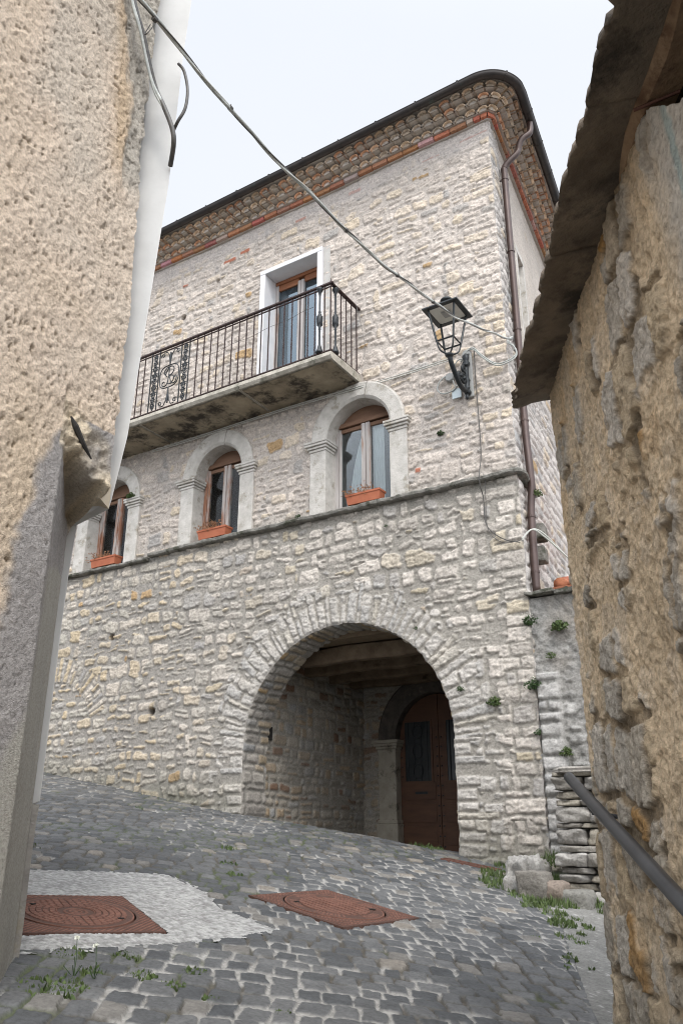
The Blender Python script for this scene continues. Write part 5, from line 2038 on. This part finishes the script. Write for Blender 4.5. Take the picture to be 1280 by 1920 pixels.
br_.build('bracket', M['iron_black'], lamp, smooth=True)
# lantern: base ring z 6.24, small square frame 6.42, big square roof 6.80
bs_ = MB()
bs_.lathe((LX, LY, 6.22), [(.02, -.02), (.045, 0), (.05, .02), (.03, .035)], 14)
rot = math.radians(0)


def sqp(h, z, k):
    a = math.radians(45 + 90 * k) + rot
    return Vector((LX + h * math.sqrt(2) * math.cos(a), LY + h * math.sqrt(2) * math.sin(a), z))


h1, h2, z1_, z2_ = .105, .165, 6.40, 6.80
for k in range(4):
    bs_.tube(cat([(LX, LY, 6.25), tuple(sqp(.045, 6.255, k)), tuple(sqp(.085, 6.30, k)), tuple(sqp(h1, z1_, k))], 5), .010, 6)
bs_.build('lantern_base', M['iron_black'], lamp, smooth=True)
fr_l = MB()
for k in range(4):
    fr_l.bar(sqp(h1, z1_, k), sqp(h2, z2_, k), .013, 6)
    fr_l.bar(sqp(h1, z1_, k), sqp(h1, z1_, k + 1), .010, 6)
fr_l.build('lantern_frame', M['iron_black'], lamp)
rf_ = MB()
# roof: wide flat rim, then pyramid, then cap
rim_o, rim_i = .225, .165
for k in range(4):
    a, b = sqp(rim_o, z2_, k), sqp(rim_o, z2_, k + 1)
    c, d = sqp(rim_i, z2_ + .0, k + 1), sqp(rim_i, z2_ + .0, k)
    rf_.prism([a, b, c, d], (0, 0, .018))
vs = [sqp(.215, z2_ + .019, k) for k in range(4)] + [sqp(.07, z2_ + .13, k) for k in range(4)]
rf_.add(vs, [(0, 1, 5, 4), (1, 2, 6, 5), (2, 3, 7, 6), (3, 0, 4, 7), (4, 5, 6, 7)])
rfo = rf_.build('lantern_roof', M['iron_black'], lamp, bevel=.002)
cp2 = MB()
cp2.lathe((LX, LY, z2_ + .13), [(.05, -.01), (.05, .03), (.075, .035), (.078, .055), (.06, .075), (.02, .088), (.002, .095)], 18)
cp2.build('lantern_cap', M['iron_black'], lamp, smooth=True)
df = MB()
df.box(LX - rim_i, LX + rim_i, LY - rim_i, LY + rim_i, z2_ + .004, z2_ + .012)
dfo = df.build('diffuser', M['diffuser'], lamp)
bl = MB()
bl.box(LX - .055, LX + .055, LY - .06, LY + .06, z2_ - .012, z2_ + .003)
bl.build('led_module', M['box_grey'], dfo, bevel=.004)

jb = thing('junction_box', 'small grey junction box with a looped cable left of the lamp bracket', 'junction box', (-.74, 0, 6.26))
b_ = MB()
b_.lathe((0, 0, 0), [(.062, 0), (.062, .05), (.052, .065)], 8, Matrix.Translation((-.74, 0, 6.27)) @ Matrix.Rotation(math.pi / 2, 4, 'X'))
b_.build('box_body', M['box_grey'], jb, bevel=.004)
b_ = MB()
b_.tube(cat([(-.79, -.05, 6.30), (-.87, -.06, 6.24), (-.90, -.06, 6.13), (-.82, -.06, 6.06), (-.70, -.06, 6.07), (-.62, -.06, 6.14), (-.58, -.06, 6.24)]), .009, 7)
b_.tube(cat([(-.70, -.05, 6.22), (-.66, -.07, 6.12), (-.60, -.07, 6.12), (-.56, -.07, 6.22)]), .007, 7)
b_.tube(cat([(-.69, -.06, 6.36), (-.60, -.08, 6.45), (-.52, -.08, 6.42), (-.48, -.08, 6.30)]), .008, 7)
b_.build('cable_loop', M['cable'], jb, smooth=True)
b_ = MB()
b_.box(-.72, -.60, -.05, -.032, 5.96, 6.09)
tag(b_.build('house_plate', M['plate'], None, bevel=.003), 'small pale blue plate on the wall below the lamp', 'plate')

# ================================================================== PLANTERS
def tuft(n_, size, mats_seed, spread=1.0, leaf=.02, upward=.8):
    """returns list of small faces around the origin"""
    rs_ = random.Random(mats_seed)
    vs, fs = [], []
    for i in range(n_):
        a = rs_.uniform(0, 2 * math.pi)
        rr_ = size * spread * math.sqrt(rs_.random())
        c = Vector((rr_ * math.cos(a) * (.75 + .35 * math.sin(a * 3 + mats_seed)), rr_ * math.sin(a) * .6 - .1 * size, size * (rs_.random() * 1.5 - .45) * upward * (1.25 - rr_ / (size * spread) * .8)))
        d = Vector((rs_.uniform(-1, 1), rs_.uniform(-1, 1), rs_.uniform(-.2, 1))).normalized()
        e = d.cross(Vector((rs_.uniform(-1, 1), rs_.uniform(-1, 1), rs_.uniform(-1, 1)))).normalized()
        l = leaf * rs_.uniform(.6, 1.3)
        w_ = l * .38
        b = len(vs)
        vs += [c - d * l * .5, c + e * w_, c + d * l * .6, c - e * w_]
        fs.append((b, b + 1, b + 2, b + 3))
    return vs, fs


def planter(x0, x1, y, z, label, seed, green=.1, dead=60):
    t = thing('flower_box', label, 'flower box', ((x0 + x1) / 2, y, z), 'terracotta boxes on the window ledge')
    b_ = MB()
    yh, ht = .075, .135
    tp_ = .015
    # tapered open box
    def ring(x0_, x1_, yh_, z_):
        return [(x0_, y - yh_, z_), (x1_, y - yh_, z_), (x1_, y + yh_, z_), (x0_, y + yh_, z_)]
    R_ = [ring(x0 + tp_, x1 - tp_, yh - tp_, z), ring(x0, x1, yh, z + ht - .028), ring(x0 - .008, x1 + .008, yh + .008, z + ht - .027), ring(x0 - .008, x1 + .008, yh + .008, z + ht),
          ring(x0 + .008, x1 - .008, yh - .008, z + ht), ring(x0 + .01, x1 - .01, yh - .01, z + ht - .03)]
    vs = [p for q in R_ for p in q]
    fs = [(0, 1, 2, 3)]
    for i in range(5):
        for j in range(4):
            fs.append((i * 4 + j, i * 4 + (j + 1) % 4, (i + 1) * 4 + (j + 1) % 4, (i + 1) * 4 + j))
    b_.add(vs, fs)
    b_.build('trough', M['terracotta'], t, bevel=.003)
    s_ = MB()
    s_.box(x0 + .011, x1 - .011, y - yh + .011, y + yh - .011, z + ht - .045, z + ht - .028)
    s_.build('soil', M['dark'], t)
    d_ = MB()
    rs_ = random.Random(seed)
    for k in range(dead):
        bx, by = rs_.uniform(x0, x0 + (x1 - x0) * .75), y + rs_.uniform(-.05, .05)
        p = Vector((bx, by, z + ht - .04))
        q = p + Vector((rs_.uniform(-.10, .06), rs_.uniform(-.08, .03), rs_.uniform(.03, .14)))
        q2 = q + Vector((rs_.uniform(-.06, .03), rs_.uniform(-.05, .02), rs_.uniform(-.05, .03)))
        d_.tube([p, q, q2], .0022, 3)
        vs, fs = tuft(5, .02, seed * 100 + k, leaf=.018)
        d_.add([v + q2 for v in vs], fs)
    d_.build('dry_plant', M['dry'], t)
    g_ = MB()
    vs, fs = tuft(int(70 * green * 10), .05, seed + 5, leaf=.022)
    g_.add([v + Vector((x1 - .06, y, z + ht - .03)) for v in vs], fs)
    g_.build('green_shoots', M['leaf'], t)


planter(-2.20, -1.72, -.03, 4.875, 'terracotta flower box on the ledge of the rightmost arched window', 5, green=.12)
planter(-4.64, -4.14, -.03, 4.875, 'terracotta flower box with the bushiest dry stems under the middle arched window', 8, green=.02, dead=90)
planter(-6.78, -6.26, -.03, 4.825, 'reddish flower box on the ledge of the leftmost arched window', 12, green=.02, dead=50)

# ================================================================== VEGETATION
def wall_plant(x, y, z, size, label, seed, mat='leaf', flowers=0, n_=260, name='wall_plant'):
    m_ = MB()
    vs, fs = tuft(n_, size, seed, leaf=size * .26)
    m_.add([v + Vector((x, y, z)) for v in vs], fs)
    if flowers:
        t = thing(name, label, 'plant', (x, y, z), None)
        m_.build('leaves', M[mat], t)
        f_ = MB()
        vs, fs = tuft(flowers, size * 1.2, seed + 3, leaf=.012, upward=1.3)
        f_.add([v + Vector((x, y - .01, z + size * .25)) for v in vs], fs)
        f_.build('flowers', M['petal'], t)
    else:
        tag(m_.build(name, M[mat], None), label, 'plant')


wall_plant(-.905, -.03, 5.55, .055, 'small green tuft growing right of the large arched window', 1, 'leaf_dark')
wall_plant(-1.68, -.03, 4.52, .03, 'tiny dark tuft just below the ledge under the right window', 2, 'leaf_dark', n_=120)
wall_plant(-2.95, -.06, 4.885, .05, 'dark withered tuft on the ledge between the two right windows', 3, 'leaf_dark', n_=200)
wall_plant(-1.32, -.04, 3.22, .035, 'dark tuft rooted in the crown of the big arch', 4, 'leaf_dark', n_=140)
wall_plant(-.44, -.04, 2.33, .085, 'green tuft on the wall right of the big arch', 5, 'leaf', n_=330)
wall_plant(-.82, -.04, 2.50, .05, 'brown green tuft beside the right edge of the big arch', 6, 'leaf_dark', n_=160)
wall_plant(.30, -.04, 3.03, .095, 'bright green tuft on the rubble wall below its flagstone top', 7, 'leaf', n_=380)
wall_plant(.0, -.04, 3.12, .085, 'white flowered tuft at the top of the joint between house and rubble wall', 8, 'leaf_dark', flowers=40)
wall_plant(.19, -.02, 2.75, .06, 'thin tuft in the middle of the rubble wall', 9, 'leaf', n_=150)
wall_plant(.0, -.06, 2.46, .095, 'white flowered tuft above the pier stones', 10, 'leaf_dark', flowers=34)
wall_plant(.27, -.05, 1.80, .075, 'dark green tuft right of the pier above the steps', 11, 'leaf', n_=300)
wall_plant(.01, -.06, 2.0, .055, 'dark green tuft left of the pier', 12, 'leaf_dark', n_=200)
wall_plant(.10, .22, 4.62, .09, 'fern like tuft growing behind the downpipe at the ledge', 13, 'leaf', n_=320)
wall_plant(-6.06, -.09, 5.84, .085, 'green tuft on the capital beside the leftmost window', 14, 'leaf', n_=420)

# grass and weeds on the ground: nobody could count them
wd = MB()
rs_ = random.Random(77)


def grass(cx_, cy_, n_, rad_, hgt, lf=.3, anis=(1, 1)):
    for i in range(n_):
        a = rs_.uniform(0, 2 * math.pi)
        rr_ = rad_ * math.sqrt(rs_.random())
        x, y = cx_ + rr_ * math.cos(a) * anis[0], cy_ + rr_ * math.sin(a) * anis[1]
        z = gz(x, y) + .005
        h_ = hgt * rs_.uniform(.4, 1.15)
        d = Vector((rs_.uniform(-.5, .5), rs_.uniform(-.5, .5), 1)) * h_
        w_ = Vector((rs_.uniform(-1, 1), rs_.uniform(-1, 1), 0)).normalized() * (.0035 + .012 * (rs_.random() < lf))
        p = Vector((x, y, z))
        w_ = w_ * .55
        wd.add([p - w_, p + w_, p + d * .5 + w_ * .8, p + d * .8, p + d * .5 - w_ * .8], [(0, 1, 2, 3, 4)])


def gA(r_, f_):
    x, y, _ = alley(r_, f_)
    return x, y


# along the edge of the path
for r_, f_, n_, ra, hg in ((1.30, 7.55, 240, .16, .08), (1.45, 7.25, 260, .16, .07), (1.50, 6.9, 200, .12, .06), (1.66, 6.9, 150, .12, .09), (1.53, 6.55, 170, .11, .05), (1.50, 6.2, 160, .10, .05), (1.42, 5.8, 70, .08, .04),
                          (1.28, 5.2, 60, .05, .035), (1.95, 7.1, 160, .10, .08), (1.36, 7.9, 180, .14, .10), (1.75, 7.3, 140, .12, .06)):
    x, y = gA(r_, f_)
    grass(x, y, n_, ra, hg)
    for q in range(4):
        grass(x + rs_.uniform(-.22, .22), y + rs_.uniform(-.3, .3), n_ // 5, ra * .4, hg * .7)
# foreground left
for r_, f_, n_, ra, hg in ((-1.08, 3.52, 380, .13, .032), (-.93, 4.02, 120, .06, .03), (-.80, 3.78, 140, .05, .03), (-.66, 3.72, 120, .05, .03), (-.50, 3.62, 60, .035, .025), (-.62, 3.95, 90, .05, .025), (-.22, 3.55, 50, .03, .03),
                          (-1.0, 3.75, 90, .05, .03), (-1.15, 3.95, 110, .07, .03)):
    x, y = gA(r_, f_)
    grass(x, y, n_, ra, hg)
for x, y, n_, ra, hg in ((-.45, -.06, 160, .10, .07), (-.2, -.08, 160, .12, .07), (-1.3, .15, 120, .14, .05), (-1.6, .6, 120, .2, .07), (-2.6, 2.5, 120, .25, .07), (-1.7, 2.5, 90, .2, .05), (-4.2, -1.2, 40, .05, .04), (.1, -.25, 260, .16, .12), (.15, -.6, 200, .15, .10),
                        (-1.2, -3.2, 60, .07, .03), (-1.5, -2.9, 60, .07, .03), (-2.0, -2.3, 60, .08, .04), (-1.0, -2.0, 50, .06, .03), (-2.4, -4.0, 60, .09, .03)):
    grass(x, y, n_, ra, hg)
# grass on the boulder
for i in range(160):
    x, y = rs_.uniform(.12, .33), rs_.uniform(-.85, -.45)
    p = Vector((x, y, .86 + rs_.uniform(-.05, .03)))
    d = Vector((rs_.uniform(-.5, .5), rs_.uniform(-.5, .5), .8)) * rs_.uniform(.05, .13)
    w_ = Vector((rs_.uniform(-1, 1), rs_.uniform(-1, 1), 0)).normalized() * .005
    wd.add([p - w_, p + w_, p + d], [(0, 1, 2)])
wo = wd.build('grass', M['leaf'], None, fixn=False)
wo['kind'] = 'stuff'
tag(wo, 'weeds and grass in the cobble joints and along the walls', 'grass')
# small flowers at the left foreground
fl = thing('wild_flower', 'two thin white headed weeds beside the left house foot', 'plant', alley(-1.02, 3.62, -.6))
s_ = MB()
p_ = MB()
for k, (r_, f_, h_) in enumerate(((-1.05, 3.66, .15), (-.97, 3.66, .13))):
    x, y, _ = alley(r_, f_)
    z = gz(x, y)
    s_.tube([(x, y, z), (x + .004, y, z + h_ * .5), (x - .003, y, z + h_)], .0018, 4)
    for q in range(6):
        s_.tube([(x, y, z + .01), (x + rs_.uniform(-.05, .05), y + rs_.uniform(-.04, .04), z + rs_.uniform(.04, .09))], .0016, 3)
    vs, fs = tuft(26, .011, 90 + k, leaf=.011)
    p_.add([v + Vector((x - .003, y, z + h_)) for v in vs], fs)
s_.build('stem', M['leaf_dark'], fl)
p_.build('flower_head', M['petal'], fl)

# ================================================================== RIGHT SHED
sd_ = thing('stone_shed', 'low rough stone shed on the right with overhanging slab roof', 'shed', alley(1.6, 2.0, -.9))
C1 = np.array((1.10, 3.85))
D1 = np.array((-.087, -.996))
N1 = np.array((-.996, .087))      # outward (towards the alley)
sv = np.concatenate([np.arange(-1.6, -.3, .04), np.arange(-.3, 2.6, .0055), np.arange(2.6, 5.2, .02)])
zv = np.arange(-1.5, 2.36, .0062)
SV, ZV = np.meshgrid(sv, zv)
pos = np.maximum(SV, 0)
neg = np.minimum(SV, 0)
Lr = rubble(SV, ZV, 801, hr=(.12, .30), wr=(.10, .26), gap=.005, rad=.02, warp=.07, split=.08, inset=.02, rot=.2, edge=.012, nz=.022, tilt=1.2)
hid = sstep(.50, .62, vn(SV * 5.2, ZV * 3.4, 803) + .12 * fbm(SV * 20, ZV * 20, 804, 2) + .18 * sstep(-.1, .9, ZV) - .22 * sstep(.5, -.6, ZV))
rid = 1 - 2 * np.abs(fbm(SV * 9 + .5 * fbm(SV * 6, ZV * 6, 3, 2), ZV * 6, 811, 4))
fac_ = fbm(SV * 5.5, ZV * 4.5, 818, 2)
D_ = Lr['m'] * (.006 + .012 * Lr['r'][8]) * (1 - .8 * hid) + .30 * .022 * Lr['h'] * (1 - hid) + .010 * fbm(SV * 12, ZV * 9, 805, 5, .62) + .009 * fbm(SV * 48, ZV * 36, 806, 3, .7) + .02 * fbm(SV * 1.6, ZV * 1.3, 807, 2) + .005 * rid + .005 * fac_ * (1 - hid)
pit_ = sstep(.42, .72, fbm(SV * 15, ZV * 9, 808, 3))
D_ = D_ - .010 * pit_
cs_ = stone_colour(Lr, SV, ZV, 810, light=(.56, .51, .44), dark=(.36, .32, .26), tan=(.50, .39, .25), ochre=(.42, .25, .10), grey=(.40, .365, .31), mortar=(.46, .36, .24), p_tan=.40, p_ochre=.05, p_grey=.2)
mcol = np.array((.63, .495, .335)) * (1 + .22 * fbm(SV * 6, ZV * 5, 812, 3) + .34 * fbm(SV * 52, ZV * 42, 813, 3, .7))[..., None]
cs_ = cs_ * (1 + .26 * fbm(SV * 40, ZV * 30, 816, 3))[..., None]
cs_ = lerp3(cs_, np.array((.25, .19, .12)), pit_ * .6)
gapd = (1 - Lr['m']) * (1 - hid) * np.clip(.5 + fbm(SV * 7, ZV * 7, 817, 2), 0, 1)
cs_ = lerp3(cs_, np.array((.12, .095, .065)), np.clip(gapd, 0, .7))
D_ = D_ - .007 * gapd
cs_ = lerp3(cs_, mcol, hid * .75)
lowm = sstep(.3, -.9, ZV)
cs_ = lerp3(cs_, np.array((.27, .24, .185)) * (1 + .3 * fbm(SV * 9, ZV * 9, 815, 3))[..., None], lowm * .25)
# grey plaster remains high on the near part
gp = sstep(1.95, 2.15, SV + .12 * fbm(SV * 5, ZV * 4, 820, 3) + .15 * (ZV - 1.0)) * sstep(.75, 1.0, ZV + .2 * fbm(SV * 3, ZV * 3, 821, 3))
cs_ = lerp3(cs_, np.array((.46, .43, .38)) * (1 + .2 * fbm(SV * 12, ZV * 12, 822, 3))[..., None], gp * .9)
D_ = D_ * (1 - .5 * gp)
bl_ = gp * np.exp(-((SV - 2.05 - .12 * (2 - ZV)) / .02) ** 2)
cs_ = lerp3(cs_, np.array((.25, .36, .36)), np.clip(bl_, 0, .6))
ztop = np.interp(SV, [0, 1.6, 1.7, 1.98, 2.24, 3.0, 6.0], [2.16, 2.27, 2.22, 2.05, 1.80, 1.74, 1.74]) + .025 * fbm(SV * 9, ZV * 0, 831, 3)
ztop = np.where(SV < 0, 2.16, ztop)
# round off the far corner
cr_ = .06
Rr_ = C1[0] + D1[0] * pos - neg * .996
Fr_ = C1[1] + D1[1] * pos + neg * .0870
nb1 = np.where(SV >= 0, N1[0], .087)
nb2 = np.where(SV >= 0, N1[1], .996)
mixn = sstep(-.12, .12, SV)
nb1 = .087 * (1 - mixn) + N1[0] * mixn
nb2 = .996 * (1 - mixn) + N1[1] * mixn
lowbulge = .05 * sstep(.0, -.9, ZV) * 0
Rr_ = Rr_ + nb1 * (D_ - .02 + lowbulge)
Fr_ = Fr_ + nb2 * (D_ - .02)
Zp = np.minimum(ZV, ztop)
wx, wy = alley_np(Rr_, Fr_)
kq = (ZV <= ztop + .0062)
kp = kq[:-1, :-1] & kq[:-1, 1:]
grid_obj('shed_wall', np.stack([wx, wy, EYE[2] + Zp], -1), M['shed'], sd_, keep=kp, col=cs_, alpha=Lr['m'], flip=True)


def shp(s_, off, z):
    q = C1 + D1 * s_ + N1 * off
    return Vector(alley(q[0], q[1], z))


# roof slabs
rb = random.Random(15)
joints = [-.05, .62, 1.22, 1.95, 2.75, 3.6, 4.6]
for i in range(len(joints) - 1):
    s0, s1 = joints[i], joints[i + 1] - .006
    nS = max(8, int((s1 - s0) / .02))
    nO = 30
    offs = np.concatenate([np.linspace(.205, .10, 8), np.linspace(.08, -1.3, nO - 8)])
    z0 = 2.115 + rb.uniform(-.008, .008)
    sarr = np.linspace(s0, s1, nS)
    SS_, OO = np.meshgrid(sarr, offs)
    edge = (OO > .19) * 1.0
    jag = .014 * fbm(SS_ * 5, OO * 0, 840, 3) + .018 * fbm(SS_ * 42, OO * 0, 841, 2)
    endj = .02 * fbm(OO * 14, SS_ * 0 + i, 845, 3)
    endk = np.where(SS_ <= s0 + 1e-6, 1.0, 0) + np.where(SS_ >= s1 - 1e-6, -1.0, 0)
    O2 = OO - .017 * np.clip(SS_, 0, 5) * sstep(0, .2, OO) + jag * sstep(.05, .2, OO) + (.035 * (i == 0) * -sstep(.35, 0, SS_ - s0)) * edge
    S2 = SS_ + endj * endk * (1 if i == 0 else .15)
    sag = .006 * fbm(SS_ * 5, OO * 5, 850 + i, 3) + .012 * fbm(SS_ * 1.5, OO * 2, 860, 2)
    Zb = z0 + (.205 - OO) * .17 + sag
    thk = .052
    bot = np.stack([C1[0] + D1[0] * S2 + N1[0] * O2, C1[1] + D1[1] * S2 + N1[1] * O2, Zb], -1)
    Oe = O2 - .012 * edge
    topg = np.stack([C1[0] + D1[0] * S2 + N1[0] * Oe, C1[1] + D1[1] * S2 + N1[1] * Oe, Zb + thk], -1)
    nr_, nc_ = SS_.shape
    allv = np.concatenate([bot.reshape(-1, 3), topg.reshape(-1, 3)])
    wx, wy = alley_np(allv[:, 0], allv[:, 1])
    vs = [(a, b, EYE[2] + c) for a, b, c in zip(wx, wy, allv[:, 2])]
    fs = []
    T = nr_ * nc_
    for a in range(nr_ - 1):
        for b in range(nc_ - 1):
            q = a * nc_ + b
            fs.append((q, q + 1, q + nc_ + 1, q + nc_))
            fs.append((T + q, T + q + nc_, T + q + nc_ + 1, T + q + 1))
    for b in range(nc_ - 1):
        fs.append((b, T + b, T + b + 1, b + 1))
        q = (nr_ - 1) * nc_ + b
        fs.append((q, q + 1, T + q + 1, T + q))
    for a in range(nr_ - 1):
        q = a * nc_
        fs.append((q, q + nc_, T + q + nc_, T + q))
        q = a * nc_ + nc_ - 1
        fs.append((q, T + q, T + q + nc_, q + nc_))
    m_ = MB()
    m_.add(vs, fs)
    m_.build('roof_slab', M['shedslab'], sd_, smooth=True)
# crust of broken tile and mortar on top of the slab edge
cr_m = MB()
rb = random.Random(19)
s = -.06
while s < 4.4:
    w_ = rb.uniform(.015, .05)
    o_ = .190 - .017 * max(s, 0) + rb.uniform(-.012, .010)
    z_ = 2.168 + rb.uniform(-.01, .006)
    p = shp(s, o_, z_)
    cr_m.cur = rb.choice([(.20, .17, .14), (.28, .25, .21), (.15, .13, .11), (.30, .22, .16)])
    q = shp(s + w_ * .5, o_ - .05, z_)
    rock(cr_m, q.x - w_ * .55, q.x + w_ * .55, q.y - w_ * .55, q.y + w_ * .55, q.z, q.z + rb.uniform(.012, .035), .3, int(s * 100) + 5, 2)
    s += w_ * .75
cr_m.build('roof_crust', M['gardenwall'], sd_, colours=True, smooth=True)
# old beam under the slabs
bmb = MB()
nseg = 40
vs, fs = [], []
prof = [(-.05, -.055), (.035, -.06), (.058, -.035), (.06, .04), (-.05, .05)]
for k in range(nseg + 1):
    s_b = 1.50 + 3.0 * k / nseg
    taper = min(1, .45 + k / 8)
    z_ = 2.185 - .02 * math.sin(k * .3)
    o_ = -.055 + .012 * math.sin(k * .5)
    for j, (a, b) in enumerate(prof):
        g = .007 * float(fbm(np.array(k * .5), np.array(j * 3.1), 870, 3))
        vs.append(shp(s_b, o_ + a * taper + g, z_ + b * taper + g))
for k in range(nseg):
    for j in range(5):
        j2 = (j + 1) % 5
        fs.append((k * 5 + j, k * 5 + j2, (k + 1) * 5 + j2, (k + 1) * 5 + j))
fs.append(tuple(range(5)))
fs.append(tuple(nseg * 5 + j for j in range(5)))
bmb.add(vs, fs)
bmo = bmb.build('beam', M['beam'], sd_)
nl = MB()
nl.tube([shp(1.93, .02, 2.10), shp(2.0, -.10, 2.09)], .006, 6)
nl.build('nail', M['rust'], bmo)
# body of the shed
w_ = MB()
pA = [(5.15, 0.0), (5.15, -2.2), (-.02, -2.2), (-1.5, -1.6)]
a, b = shp(5.15, -.03, -1.5), shp(5.15, -2.2, -1.5)
w_.prism([a, b, b + Vector((0, 0, 4.0)), a + Vector((0, 0, 3.4))], shp(5.2, 0, 0) - shp(5.15, 0, 0))
a, b = shp(5.15, -1.35, -1.5), shp(0.0, -1.35, -1.5)
w_.prism([a, b, b + Vector((0, 0, 3.9)), a + Vector((0, 0, 3.9))], shp(0, -1.40, 0) - shp(0, -1.35, 0))
w_.build('back_wall', M['shedslab'], sd_)

# handrail on the shed wall
hrt = thing('handrail', 'dark grey round metal handrail sloping along the right stone wall', 'handrail', shp(.6, .08, 0))
h_ = MB()
h_.tube([shp(0.02, .085, .225), shp(.06, .085, .214), shp(1.5, .085, -.168), shp(2.6, .085, -.46)], .0235, 16)
h_.build('rail', M['rail'], hrt, smooth=True)
for s_b, z_ in ((.42, .118), (1.9, -.275)):
    b_ = MB()
    b_.tube([shp(s_b, .085, z_ - .01), shp(s_b, .075, z_ - .05), shp(s_b, -.02, z_ - .065)], .009, 8)
    b_.build('rail_bracket', M['rail'], hrt)
